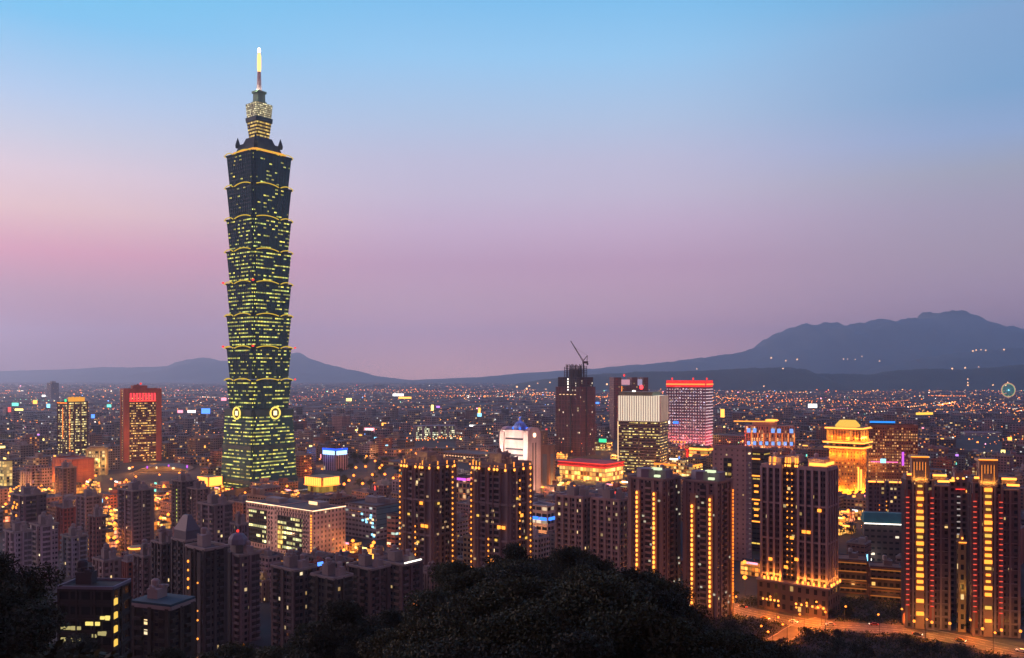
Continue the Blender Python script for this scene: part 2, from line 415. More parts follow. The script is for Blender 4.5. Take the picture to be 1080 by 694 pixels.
s_far = mountain('mountain', [(400,405),(450,400),(500,398),(560,393),(620,389),(680,384),(710,381),(740,377),(770,374),(800,366),(815,357),(830,348),(850,342),(870,341),(882,339),(893,343),(910,340),(928,336),(945,338),(965,336),(978,337),(990,331),(1006,328),(1020,329),(1040,338),(1060,343),(1080,346),(1150,352),(1250,375),(1330,395)], 17600, 3200, MNT, 5.1)
s_mid = mountain('hill', [(860,405),(890,396),(940,385),(980,377),(1010,372),(1050,369),(1080,366),(1150,362),(1240,385),(1300,402)], 13200, 1500, MNT, 7.7, .8)
s_near = mountain('hill', [(530,411),(548,404),(575,400),(600,397),(640,394),(690,392),(740,391),(790,388.5),(830,387.5),(848,389),(861,394),(880,394),(920,395),(950,390),(985,389),(1015,390),(1050,387),(1080,384),(1150,380),(1260,400),(1300,410)], 7900, 1100, MNT, 9.3, .8)

HAZE_D = 6.6e-5
hm, t = newmat('evening_haze'); v = t.nodes.new('ShaderNodeVolumePrincipled'); o = t.nodes.new('ShaderNodeOutputMaterial')
v.inputs['Color'].default_value = (.57, .78, 1, 1); v.inputs['Density'].default_value = HAZE_D; v.inputs['Anisotropy'].default_value = .55
v.inputs['Density Attribute'].default_value = ''
t.links.new(v.outputs[0], o.inputs['Volume'])
hz = MB().box(0, 9450, -9, 44000, 23300, 1230).build('haze', hm); tag(hz, kind='stuff')

# ================================================================== the tall tower
TY = 1000.0
def landmark_tower():
    X = gx(273.3, TY); phi = R(-38)
    root = empty('skyscraper', (X, TY, 0), phi, 'very tall tower of eight flared stacked sections with a glowing spire', 'skyscraper')
    FOOT.append((234, 313, TY, 510, X, 48)); LAND.append((273, TY, 40, 'the tall flared tower'))
    z_ = lambda y: gz(y, TY)
    def plan(a, n=.13, r=1):
        k = a*n; k2 = a*n*.5
        q = [(-a+k, -a), (a-k, -a), (a-k, -a+k2), (a-k2, -a+k2), (a-k2, -a+k), (a, -a+k), (a, a-k), (a-k2, a-k), (a-k2, a-k2), (a-k, a-k2), (a-k, a), (-a+k, a), (-a+k, a-k2), (-a+k2, a-k2), (-a+k2, a-k), (-a, a-k), (-a, -a+k), (-a+k2, -a+k), (-a+k2, -a+k2), (-a+k, -a+k2)]
        return q
    ca, cb = (.95, .75, .08), (.7, .85, .2)
    wall = (.04, .145, .165)
    G = {k: facade('tower_glass_'+k, wall, f, ca, cb, 1.25, .1, .42, (.035, .13, .165), .9, .4, 2, .3, .15) for k, f in (('dim', .11), ('low', .38), ('full', .6))}
    frame = plain('tower_frame', (.03, .11, .125), .7, 0)
    # tapered base
    zb = z_(431)
    MB().prism(plan(32.5), plan(28.6), 0, zb-7, 0, 1, 1.75, 4.2).build('base_section', [G['full'], frame], root)
    mb = MB()
    for i, zq in enumerate((z_(470), z_(505))): mb.prism(plan(32.9-4*zq/zb, .1), plan(32.8-4*zq/zb, .1), zq-2.4, zq+2.4)
    mb.prism(plan(29.2), plan(29.4), zb-7, zb)
    mb.build('plant_floor', frame, root)
    tops = [z_(166+33.45*i) for i in range(8)]
    for i in range(8):
        zt = tops[i]; z0 = tops[i+1] if i < 7 else zb
        g = G['dim' if i < 2 else 'low' if i in (2, 6) else 'full']
        sg = MB().prism(plan(24.6), plan(27.2), z0+.5, zt-2.2, 0, 1, 1.75, 4.2, True, i*40).build('tower_section', [g, frame], root)
        led = MB().prism(plan(27.4), plan(28.6), zt-2.2, zt-.4).build('ledge', frame, sg)
        led2 = MB()
        for q in range(12):            # mullion fins on the leaning faces
            for f in range(4):
                c_, s_ = round(math.cos(f*math.pi/2)), round(math.sin(f*math.pi/2))
                tt = -.82+1.64*q/11
                a0 = (24.75*tt, -24.75); a1 = (27.3*tt, -27.35)
                led2.tube([(a0[0]*c_-a0[1]*s_, a0[0]*s_+a0[1]*c_, z0+.6), (a1[0]*c_-a1[1]*s_, a1[0]*s_+a1[1]*c_, zt-2.2)], .22, 4)
        led2.build('mullions', frame, sg)
        for f in range(4):
            c_, s_ = round(math.cos(f*math.pi/2)), round(math.sin(f*math.pi/2))
            for (t0, t1) in ((-.92, -.3), (-.2, .86)) if f in (0,) else ((-.86, .2), (.3, .92)):
                pts = []
                for k in range(9):
                    tt = t0+(t1-t0)*k/8; x, y = 28.2*tt, -29.1; zc = zt-1.1+2.4*math.sin(math.pi*k/8)**.8
                    pts.append((x*c_-y*s_, x*s_+y*c_, zc))
                MB().tube(pts, .55, 5).build('eave_light', YEL, sg)
        if i in (4, 6):
            for a in ((0, 1), (1, 0)):
                k = 28.6; bit('warning_light', REDL, root, (k if a[1] else -k, -k if a[1] or 1 else k, zt+1), (3, 3, 2.4), 'ball')
        if i == 7 or i == 6:
            bit('warning_light', REDL, root, (28.8, 28.8, zt), (2.4, 2.4, 2), 'ball')
    # coin emblems, one on each face
    for f in range(4):
        a = f*math.pi/2; mb = MB(); rr = 6.4; pts = [(rr*math.cos(2*math.pi*k/28), -30.2, zb-4.2+rr*math.sin(2*math.pi*k/28)) for k in range(29)]
        mb.tube(pts, .95, 6)
        c = mb.build('coin_emblem', emit('coin_gold', (1, .68, .12), 1.6, False), root); c.rotation_euler = (0, 0, a)
        d = MB().lathe(0, 0, [(.05, 0), (5.2, .02), (5.2, .4), (.05, .42)], 24).build('coin_disc', plain('coin_bronze', (.12, .09, .03), .5), c)
        d.rotation_euler = (R(90), 0, 0); d.location = (0, -29.6, zb-4.2)
        bit('coin_square', emit('coin_square_light', (1, .85, .4), 2.2, False), c, (0, -30.3, zb-4.2), (4.3, .6, 5))
    # crown
    zt = tops[0]
    rim = MB().prism(plan(25), plan(21), zt-.3, zt+4.5).build('crown_rim', emit('rim_orange', (1, .42, .05), 1.1, False), root)
    mb = MB(); mb.prism(plan(19.5), plan(16.5), zt+4.5, z_(154)).prism(plan(14), plan(11), z_(154), z_(147))
    for sx_ in (-1, 1):
        for sy_ in (-1, 1):
            mb.lathe(17*sx_, 17*sy_, [(2.4, z_(157)), (2.9, z_(154)), (1.6, z_(150)), (.5, z_(147)), (.05, z_(146))], 8)
    mb.build('crown_terrace', plain('crown_dark', (.025, .07, .09), .8), root)
    gl = facade('crown_gold_windows', (.06, .045, .02), .97, (1, .62, .1), (1, .75, .2), .75, .03, .32, (.03, .03, .02), .1)
    MB().prism(plan(8.4), plan(10.4), z_(147), z_(130), 0, 1, 2.2, 3.6).build('crown_section', [gl, frame], root)
    MB().prism(plan(11.2), plan(11.6), z_(130), z_(125.5)).build('crown_ledge', frame, root)
    gp = facade('crown_pale_windows', (.2, .19, .12), .97, (1, .85, .42), (.95, .9, .55), .85, .14, .22, (.05, .05, .04), .1)
    MB().prism(plan(10.3), plan(11.4), z_(125.5), z_(111), 0, 1, 2.1, 2.3).build('crown_lantern', [gp, frame], root)
    mb = MB().prism(plan(5.4), plan(5), z_(111), z_(99)); mb.prism(plan(6.2), plan(6.4), z_(99), z_(97)); mb.prism(plan(6.6), plan(6.4), z_(111), z_(108))
    mb.build('spire_base', plain('spire_green', (.28, .6, .36), .7), root)
    MB().lathe(0, 0, [(4, z_(97)), (3, z_(95)), (2.6, z_(90)), (2, z_(76))], 12).build('spire', plain('spire_pale', (.85, .78, .76), .6), root)
    MB().lathe(0, 0, [(1.9, z_(76)), (2.3, z_(72)), (2.3, z_(60)), (1.2, z_(55)), (.1, z_(54))], 10).build('spire_lamp', SPIRE, root)
    bit('beacon', emit('beacon_white', (1, .9, .75), 14), root, (0, 0, z_(53.5)), (3.2, 3.2, 6.5), 'ball'); lamp_light(root, (0, 0, z_(70)), 2500, (1, .6, .3), 2)
    for i in range(3): a = R(-52+120*i); lamp_light(root, (9*math.cos(a), 9*math.sin(a), z_(96)), 2600, (1, .8, .65), .4)  # unseen lights added to brighten the pale spire and its green base
    for i in range(4):
        a = R(45+90*i); bit('spire_foot_lamp', WHITE, root, (4.6*math.cos(a), 4.6*math.sin(a), z_(96.6)), (1.2, 1.2, 1), 'ball')
    # podium
    mp = facade('podium_wall', (.12, .11, .12), .5, (1, .7, .3), (.75, .75, 1), 1.0, .1, .3, (.03, .03, .04), .3)
    MB().box(14, -6, 0, 108, 84, z_(511.5), 0, 1, 4, 4.5).build('podium', [mp, ROOFD], root)
    for a, r_ in ((R(20), 27), (R(110), 27), (R(200), 27), (R(290), 27), (R(-25), 27)):
        lamp_light(root, (30*math.cos(a), 30*math.sin(a), zt+3), 1500, (1, .5, .12), .5)
    return root
landmark_tower()

# two gold roof lanterns on the tower's low neighbours
def roof_lantern(x0, x1, yt, yb, Y, label, px0, px1, pyb):
    X = gx((x0+x1)/2, Y); r = (x1-x0)/2/F*Y; z0, z1 = gz(yb, Y), gz(yt, Y)
    rt = empty('lit_pavilion', (X, Y, 0), GRID, label, 'pavilion', 'gold crowned pavilions beside the tower'); FOOT.append((x0, x1, Y, pyb, X, r))
    a = r*.72
    MB().box(0, 0, 0, a*1.55, a*1.3, z0-.1, 0, 1, 5, 5).build('hall', [facade('pavilion_wall', (.3, .24, .07), .6, (.9, .62, .06), (.8, .7, .12), .5, .06, .12, (.1, .09, .03), .2), ROOFD], rt)
    o0 = [(-a*.86, -a*.7), (a*.86, -a*.7), (a*.86, a*.7), (-a*.86, a*.7)]; o1 = [(p*1.13, q*1.16) for p, q in o0]
    MB().prism(o0, o1, z0, z1).build('crown', plain('pavilion_crown', (.35, .22, .06), .6), rt)
    n = 9
    for k in range(n):
        t_ = -.88+1.76*k/(n-1)
        b_ = MB(); b_.box(t_*a*.9, -a*.8-.5, z0+.3, 1.5, .9, z1-z0-.6); b_.build('crown_lamp', GOLD2, rt)
        b_ = MB(); b_.box(a*.96+.5, t_*a*.72, z0+.3, .9, 1.5, z1-z0-.6); b_.build('crown_lamp', GOLD2, rt)
    b_ = MB(); b_.box(0, -a*.86, z0+.6, a*1.85, .6, .9).box(a*1.02, 0, z0+.6, .6, a*1.55, .9); b_.build('crown_cornice', GOLD, rt)
    lamp_light(rt, (0, -a*1.5, z0-3), 1400, (1, .45, .05))
    lamp_light(rt, (a*1.7, 0, z0-3), 1400, (1, .45, .05))
roof_lantern(207, 236, 502, 512, 985, 'gold lit crown pavilion beside the tower on the sports hall side', 205, 238, 524)
roof_lantern(319, 360.5, 502, 511.5, 960, 'wider gold lit crown pavilion below the blue topped block', 318, 362, 526)

# ================================================================== named buildings, far to near
WP = lambda n, *c: plain('wall_'+n, c, .85)
# --- left
q = B('office_tower', 'gold edged office tower with an orange lit roof crown and yellow windows', 'office tower', 61, 92, 424, 1350, .9, GRID, 482, 'the gold edged office tower')
q.body(facade('goldtower_wall', (.16, .075, .06), .55, (1, .68, .18), (1, .85, .4), 1.3, .08, .3, (.02, .02, .03), .8), 2.4, 3.6); q.roof(ROOFD)
q.grid(WP('brown', .17, .08, .06), 9, 3.6, 2.4, .3, .8, bands=False)
q.strip('f', -.5, .5, q.h-1, ORANGE and AMBER, .8, 1.4); q.vstrip('f', .04, q.h*.35, q.h*.9, AMBER, .7)
q.lamps('r', -.42, 6, q.h-6, 24, AMBER, (1.1, 1.1, 2.2), off=1.2)
q.pent(.2, .1, .5, .6, 7, emit('crown_orange', (1, .4, .04), 1.0, False), name='lit_crown', tanks=0); bit('sign', GREENL, q.root, q.at('f', .3, q.h+3, .5), (5, .6, 4))
q = B('office_tower', 'brick red tower with a red lit top band and rows of yellow windows', 'office tower', 127, 170, 411, 1300, .7, R(32), 494, 'the red topped brick tower')
q.body(facade('redtower_core', (.14, .05, .04), .55, (1, .5, .1), (1, .65, .2), 1.3, .1, .38, (.03, .02, .02), .85), 2.2, 3.7, 0, None, .96, .96); q.roof(WP('brickred', .42, .12, .07), 2)
mb = MB()
for s_ in (-1, 1):
    mb.box(s_*q.w*.43, -q.d*.49, 0, q.w*.14, 2.4, q.h); mb.box(q.w*.49, s_*q.d*.4, 0, 2.4, q.d*.2, q.h); mb.box(-q.w*.49, s_*q.d*.4, 0, 2.4, q.d*.2, q.h)
mb.box(0, -q.d*.49-.1, q.h-4, q.w*.72-.1, 2.2, 4)
mb.build('pilaster', WP('brickred', .42, .12, .07), q.root)
for i in range(9): bit('red_panel', emit('panel_red', (1, .06, .07), 1.3), q.root, q.at('f', -.32+.08*i, q.h-10, .35), (3.0, .6, 11))
q.strip('f', -.36, .36, q.h-16.5, REDL, .5, 1.4, .5); q.pent(-.05, 0, .4, .5, 6, WP('brickred', .42, .12, .07)); bit('warning_light', REDL, q.root, (0, 0, q.h+9), (3, 3, 3), 'ball')
lamp_light(q.root, (-q.w*.6, -q.d-16, 30), 26000, (1, .36, .12)); lamp_light(q.root, (q.w*.2, -q.d-14, 6), 12000, (1, .33, .06))
q = B('sports_hall', 'long low hall with a curved grey green roof and orange lit walls', 'hall', 138, 208, 500, 1180, .55, R(8), 512, 'the curved roof hall')
q.body(facade('hall_wall', (.3, .16, .1), .35, (1, .4, .08), (1, .6, .2), 1.2, .1, .2, (.06, .04, .03), .4), 6, 6, 0, q.h)
mb = MB(); n = 14
for i in range(n):
    a0, a1 = math.pi*i/n, math.pi*(i+1)/n; x0, x1 = -math.cos(a0)*q.w*.52, -math.cos(a1)*q.w*.52; z0, z1 = q.h+math.sin(a0)*13, q.h+math.sin(a1)*13
    mb.face([(x0, -q.d*.52, z0), (x1, -q.d*.52, z1), (x1, q.d*.52, z1), (x0, q.d*.52, z0)]); mb.face([(x0, -q.d*.52, q.h-.2), (x1, -q.d*.52, q.h-.2), (x1, -q.d*.52, z1), (x0, -q.d*.52, z0)]); mb.face([(x1, q.d*.52, q.h-.2), (x0, q.d*.52, q.h-.2), (x0, q.d*.52, z0), (x1, q.d*.52, z1)])
mb.build('roof', plain('roof_greygreen', (.16, .17, .15), .7), q.root)
for i in range(6): bit('banner_lamp', MAGENTA if i % 2 else ORANGE and WARMW, q.root, q.at('f', -.45+.18*i+rnd.uniform(-.06, .06), rnd.uniform(4, 9), 4), (rnd.uniform(2, 4), 2, rnd.uniform(2.4, 5)), 'ball'); lamp_light(q.root, q.at('f', -.45+.18*i, 4, 12), 5000, (1, .3, .05))
q = B('department_store', 'orange lit department store with a stepped red wall', 'store', 55, 99, 484, 1040, .5, GRID, 516, 'the orange lit store')
q.body(plain('wall_redstore', (.5, .17, .1), .8), name='wall'); q.roof(WP('redstore2', .4, .14, .09), 2)
MB().box(-q.w*.62, -q.d*.2, 0, q.w*.24, q.d*.6, q.h*.62).build('wing', plain('wall_redstore', (.5, .17, .1)), q.root)
q.grid(WP('redstore2', .4, .14, .09), 7, 5, .5, .5, .6)
for i in range(5): bit('wall_lamp', GOLD2, q.root, q.at('f', -.3+.16*i, q.h*.3+rnd.uniform(0, 8), 1), (2.2, 1.6, 2.6), 'ball'); lamp_light(q.root, q.at('f', -.4+.2*i, 5, 8), 9000, (1, .36, .08))
q = B('civic_hall', 'cream classical building with a lit cornice on tall columns', 'hall', 92, 113, 475, 1120, .7, R(20), 508, 'the cream columned building')
q.body(facade('cream_core', (.3, .24, .14), .5, (1, .66, .25), (1, .8, .4), 1.2, .15, .25), 4, 4.5, 0, None, .9, .85); q.grid(WP('cream', .55, .44, .22), 7.5, 9, 1.4, .3, 2.2, bands=False)
MB().box(0, 0, q.h, q.w*1.12, q.d*1.15, 3.4).box(0, 0, q.h+3.42, q.w*.8, q.d*.8, 2).build('cornice', WP('cream', .55, .44, .22), q.root)
for t_ in (-.35, .1, .4): lamp_light(q.root, q.at('f', t_, q.h*.55, 7), 5000, (1, .62, .22))
q = B('glass_block', 'small yellow glowing glass block with bright floors', 'office block', 0, 13, 486, 1010, .9, GRID, 516, 'the glowing glass block')
q.body(facade('glow_glass', (.4, .3, .12), .95, (1, .62, .15), (1, .75, .3), .8, .04, .12), 3, 3.6); q.roof()
q = B('apartment_block', 'stepped mauve apartment terraces with pink lamps above the gold street', 'apartment block', 20, 56, 489, 960, .6, GRID, 516)
wm = facade('mauve_terrace', (.26, .19, .24), .12, (1, .5, .3), (.9, .6, 1), 1, .22, .3)
for i in range(5): q.body(wm, 3, 3.2, 0, q.h*(.7+.3*((i*37) % 5)/5), .19, 1-.12*i, -.4+.2*i, .05*i, 'wing')
for i in range(5): q.vstrip('f', -.3+.17*i, q.h*.2, q.h*.75, plain('mauve_rib', (.4, .3, .36)), 1.4, .2, 'rib')
for i in range(7): bit('street_front_lamp', GOLD2 if i % 2 else GOLD, q.root, q.at('f', -.5+.16*i, 3+2*(i % 3), 5), (2.6, 2, 1.6), 'ball')
for i in range(3): lamp_light(q.root, q.at('f', -.4+.4*i, 4, 8), 9000, (1, .5, .1))
# --- middle distance
q = B('office_block', 'pale pink block with a glowing blue and white roof sign', 'office block', 341, 367, 479, 1180, .8, GRID, 503, 'the blue signed pale block')
q.body(facade('pinkblock', (.5, .36, .4), .06, (1, .7, .4), (1, .8, .5), 1, .27, .02, (.05, .04, .06), .3), 4.6, 6); q.roof(WP('pinkpale', .5, .36, .4))
MB().box(-q.w*.05, -q.d*.5-.6, q.h+.2, q.w*.9, .8, 5.4).box(q.w*.5+.6, -q.d*.05, q.h+.2, .8, q.d*.85, 5.4).build('roof_sign', emit('sign_white_blue', (.35, .6, 1), 2.6), q.root)
MB().box(-q.w*.05, -q.d*.5-.4, q.h+5.8, q.w, .8, 3).box(q.w*.5+.4, -q.d*.05, q.h+5.8, .8, q.d, 3).build('sign_halo', emit('sign_deep_blue', (.02, .1, 1), 1.6), q.root)
lamp_light(q.root, q.at('f', -.2, q.h+3, 8), 6000, (.1, .25, 1))
q = B('exhibition_hall', 'long low hall roof with a thin row of lamps behind the twin gold lit apartments', 'hall', 402, 482, 487, 1230, .5, GRID, 498, 'the long hall roof')
q.body(facade('lowhall', (.26, .15, .1), .2, (1, .5, .15), (1, .7, .3), 1, .1, .35), 5, 5); q.roof(WP('lowhall', .2, .13, .1), .8)
q = B('exhibition_hall', 'brown flat roofed hall with a glowing eave line beside the white rounded tower', 'hall', 462, 527, 477, 1300, .6, GRID, 500)
q.body(facade('lowhall2', (.32, .17, .1), .1, (1, .5, .15), (1, .7, .3), 1, .1, .35), 5, 5); q.roof(WP('lowhall', .2, .13, .1), .8)
for i in range(12): bit('eave_lamp', WARMW, q.root, q.at('f', -.4+.07*i, q.h-4, .8), (1.6, .6, 1))
q = B('office_block', 'glass block with many pale lit windows behind the low hall', 'office block', 436, 481, 449, 1750, .5, R(10), 474, 'the pale windowed block')
q.body(facade('palewin', (.12, .12, .13), .5, (1, .85, .5), (.8, .9, .6), 1.5, .1, .25, (.03, .03, .04), .6), 3, 3.6); q.roof(); q.grid(WP('palegrey', .35, .33, .38), 16, 7.2, 5, .8, 1)
q = B('sign_building', 'small cream store with a purple and pink lit top between the twin apartment towers', 'store', 480, 499, 503, 800, .7, GRID, 524)
q.body(facade('purplestore', (.45, .3, .2), .6, (1, .6, .25), (1, .75, .4), 1, .15, .2), 4, 5); q.strip('f', -.5, .5, q.h-1.5, MAGENTA, .7, 2.2); q.strip('r', -.5, .5, q.h-1.5, PINK, .7, 2.2); q.roof(ROOFD)
lamp_light(q.root, q.at('f', 0, 6, 9), 6000, (1, .5, .2))
# white tower with rounded shoulders
def rounded_tower():
    q = B('office_tower', 'white tower with rounded shoulders, a round lamp and a blue roof ornament', 'office tower', 527, 570, 450, 900, .62, GRID, 524, 'the white rounded tower')
    wht = plain('wall_white_pink', (.72, .56, .52), .7)
    q.body(facade('whitetower', (.62, .5, .48), .12, (1, .85, .7), (1, .9, .8), .9, .0, .62, (.06, .05, .06), .4), 6, 4, 0, q.h*.96, .9, .86, name='wall')
    hw, hd = q.w/2, q.d/2
    def slab(x0, x1, w_, nm):
        o = []; r = w_*.42
        for (cx_, a0, a1) in ((-w_/2+r, 180, 90), (w_/2-r, 90, 0)):
            for k in range(8): a = R(a0+(a1-a0)*k/7); o.append((cx_+r*math.cos(a), q.h-r+r*math.sin(a)))
        o = [(-w_/2, 0)]+o+[(w_/2, 0)]; mb = MB(); n = len(o)
        f = [(x1, y, z) for y, z in o]; k = [(x0, y, z) for y, z in o]
        mb.face(f); mb.face(list(reversed(k)))
        for i in range(n):
            j = (i+1) % n; mb.face([k[i], k[j], f[j], f[i]])
        return mb.build(nm, wht, q.root)
    slab(hw-5, hw+.4, q.d, 'end_slab'); slab(-hw-.4, -hw+5, q.d, 'end_slab')
    for t_ in (-.11, .11): bit('slot', ROOFD, q.root, (hw+.42, t_*q.d, q.h*.43), (.3, 1.3, q.h*.72))
    bit('round_lamp', emit('round_lamp', (1, .6, .35), 4), q.root, (hw+.8, 0, q.h-8), (2, 4.4, 4.4), 'ball')
    for z in (.62, .7, .84): bit('dark_band', ROOFD, q.root, (0, -q.d*.43-.3, q.h*z), (q.w*.62, .5, 1.8))
    MB().lathe(0, 0, [(7.5, q.h-4), (7, q.h+1), (5, q.h+4), (2, q.h+5.6), (1, q.h+9), (.05, q.h+10)], 14).build('roof_ornament', plain('ornament_blue', (.12, .2, .6), .4), q.root)
    for k in range(6): a = k*math.pi/3; bit('ornament_lamp', BLUEL, q.root, (9*math.cos(a), 7*math.sin(a), q.h-1.5), (2.2, 2.2, 2), 'ball')
    lamp_light(q.root, (0, 0, q.h+12), 1500, (.2, .35, 1))
    for t_ in (-.35, .35): lamp_light(q.root, (hw+12, t_*q.d, 10), 16000, (1, .5, .28)); lamp_light(q.root, (t_*q.w, -hd-26, 52), 60000, (1, .74, .6))  # no fixtures: unseen lights added in mid-air to whiten the tower walls
    lamp_light(q.root, (hw+14, 0, q.h*.6), 5000, (1, .5, .3))
rounded_tower()
q = B('frame_building', 'brown framed block with a tall grey window beside the white tower', 'office block', 570, 585, 471, 960, .9, GRID, 510)
q.body(WP('brownframe', .3, .18, .12)); MB().box(0, -q.d/2-.1, 6, q.w*.5, .5, q.h*.72).box(q.w/2+.1, 0, 6, .5, q.d*.5, q.h*.72).build('window', plain('grey_glass', (.2, .24, .25), .25), q.root); q.roof(WP('brownframe', .3, .18, .12), 1.5)
lamp_light(q.root, q.at('r', 0, 4, 8), 8000, (1, .5, .12))
def building_site():
    q = B('unfinished_skyscraper', 'dark stepped skyscraper under construction with open steel floors on top', 'skyscraper', 586, 628, 408, 1400, .95, GRID, 487, 'the unfinished skyscraper')
    wl = facade('site_wall', (.15, .075, .095), .012, (1, .8, .4), (1, .8, .6), 1.2, .12, .22, (.075, .038, .055), .2, .5)
    q.body(wl, 2.6, 3.6, 0, None, .98, .98); q.grid(plain('site_grid', (.2, .105, .125), .8), 6, 7.2, .5, .55, .5)
    MB().box(q.w*.12, -q.d/2-.5, 0, 2.6, 1.2, q.h).box(q.w/2+.5, -q.d*.1, 0, 1.2, 2.6, q.h).build('hoist_shaft', STEEL, q.root)
    z1 = gz(398, q.Y)
    q.body(facade('site_upper', (.075, .06, .085), .1, (1, .85, .6), (1, .9, .7), 1.5, .2, .3, (.04, .04, .06), .3), 3, 4, q.h, z1, .86, .86, name='upper_wall'); q.grid(STEEL, 4, 4, .7, .8, .9, q.h, z1, 'upper_frame', .86, .86)
    mb = MB(); zt = gz(384, q.Y); fw, fd = q.w*.56, q.d*.56
    for i in range(6):
        for j in range(6):
            if i in (0, 5) or j in (0, 5) or (i+j) % 2:
                hh = (zt-z1)*(1 if (i, j) not in ((0, 0), (5, 3)) else .8); mb.box(-fw/2+fw*i/5, -fd/2+fd*j/5, z1, .8, .8, hh-1.5*((i*7+j*3) % 3))
    for k in range(1, 6):
        z = z1+(zt-z1)*k/6
        for i in range(6):
            mb.box(0, -fd/2+fd*i/5+.01*k, z, fw*(1 if k < 5 else .7), .55, .6); mb.box(-fw/2+fw*i/5, .013, z+.02, .5, fd*(1 if k < 5 else .7), .55)
    mb.box(0, 0, z1, fw*.6, fd*.6, (zt-z1)*.62)
    mb.build('open_steel_frame', STEEL, q.root)
    for z in (.2, .45, .7, .92, 1.15): bit('work_lamp', WHITE, q.root, q.at('f', .02, q.h-8+z*18, .8), (2.4, 1.5, 2.6), 'ball')
    for k in range(5): bit('work_lamp', WARMW, q.root, q.at('f', -.3+.15*k, q.h-12, .8), (3, .8, .8))
    # the crane stands on the frame
    cx_, cy_ = gx(615.3, q.Y), q.Y
    r = empty('tower_crane', (cx_, cy_, zt-16), 0, 'thin luffing crane on top of the unfinished skyscraper', 'crane')
    z0 = zt-16; up = lambda px, py: (gx(px, cy_)-cx_, 0, gz(py, cy_)-z0)
    MB().tube([(0, 0, 0), up(615.3, 381)], 1.3, 4).build('mast', STEEL, r)
    j = MB()
    for o_ in (-.8, .8): j.tube([(up(615.3, 380.5)[0], o_, up(615.3, 380.5)[2]), (up(602, 359.5)[0], o_, up(602, 359.5)[2])], .42, 4)
    a_, b_ = Vector(up(615.3, 382.4)), Vector(up(602, 360)); j.tube([a_, b_], .4, 4)
    for k in range(14):
        p0, p1 = Vector(up(615.3, 380.5)).lerp(Vector(up(602, 359.5)), k/14), a_.lerp(b_, (k+.5)/14); j.tube([(p0.x, -.8, p0.z), p1], .2, 3); j.tube([(p0.x, .8, p0.z), p1], .2, 3)
    j.build('jib', STEEL, r)
    MB().box(3, 0, up(0, 382)[2]-2, 9, 3.4, 3.6).box(6.6, 0, up(0, 382)[2]-4.5, 2.6, 3.6, 3).build('machinery_deck', STEEL, r)
    MB().tube([up(614.6, 381), up(619.5, 375)], .6, 4).tube([up(619.5, 375), up(619, 382)], .5, 4).tube([up(619.5, 375), up(606, 366)], .16, 3).build('a_frame', STEEL, r)
building_site()
def red_podium():
    q = B('market_hall', 'low gold lit hall with a thick red neon roof edge', 'hall', 590, 657, 491, 1080, .62, GRID, 514, 'the red roofed hall')
    q.body(facade('redpod', (.4, .2, .08), .75, (1, .55, .1), (1, .75, .25), 1.5, .07, .15, (.15, .07, .03), .5), 4.5, 5); z = q.h
    MB().box(0, 0, z+.05, q.w*1.03, q.d*1.03, 5.5).build('roof_edge', plain('wall_neonred', (.6, .03, .03), .6), q.root)
    for zz_ in (z+5.2, z+1): q.strip('f', -.52, .52, zz_, REDL, .6, .9, 1.4); q.strip('r', -.52, .52, zz_, REDL, .6, .9, 1.4)
    for i in range(6): lamp_light(q.root, q.at('f', -.42+.17*i, 4, 7), 6000, (1, .5, .1)); bit('entrance_lamp', GOLD2, q.root, q.at('f', -.4+.13*i, -1+3*(i % 2)+2, 6), (3, 2, 2), 'ball')
    for t_ in (-.3, .2): lamp_light(q.root, q.at('r', t_, 4, 7), 6000, (1, .4, .1))
red_podium()
q = B('office_block', 'gold lit block with a green glowing roof sign', 'office block', 627, 646, 466, 1480, .8, GRID, 487)
q.body(facade('goldgreen', (.35, .22, .08), .75, (1, .6, .12), (.95, .8, .3), 1, .08, .25), 3, 3.6); q.strip('f', -.1, .5, q.h+3, GREENL, 1, 6); q.roof()
q = B('twin_slab_tower', 'brown tower of two slabs with pink lit panels between them', 'office tower', 643, 684, 398, 1750, .5, R(8), 484, 'the brown slab tower')
br = facade('slabbrown', (.2, .115, .1), .04, (1, .6, .2), (1, .7, .3), 1, .3, .3, (.06, .04, .04), .3)
for ox, sx_ in ((-.4, .22), (.1, .16), (.42, .14)): q.body(br, 3, 3.5, 0, None, sx_, 1, ox, 0, 'slab')
q.body(br, 3, 3.5, 0, q.h*.86, .95, .7, 0, .05, 'link'); q.lamps('f', -.42, 20, q.h-4, 12, REDD, (1.4, 1, 1.4), off=.6)
MB().box(-.14*q.w, -q.d*.3, q.h*.88, q.w*.24, 2, q.h*.085).build('lit_panel', emit('panel_pink', (.85, .4, .5), .75, False), q.root); bit('lit_panel', emit('panel_lilac', (.6, .5, .75), .6, False), q.root, (.26*q.w, -q.d*.3, q.h*.92), (q.w*.16, 2, q.h*.1))
bit('warning_light', REDL, q.root, (-.14*q.w, 0, q.h+4), (4, 3, 5), 'ball'); q.vstrip('f', -.28, q.h*.5, q.h*.86, GOLD, .9)
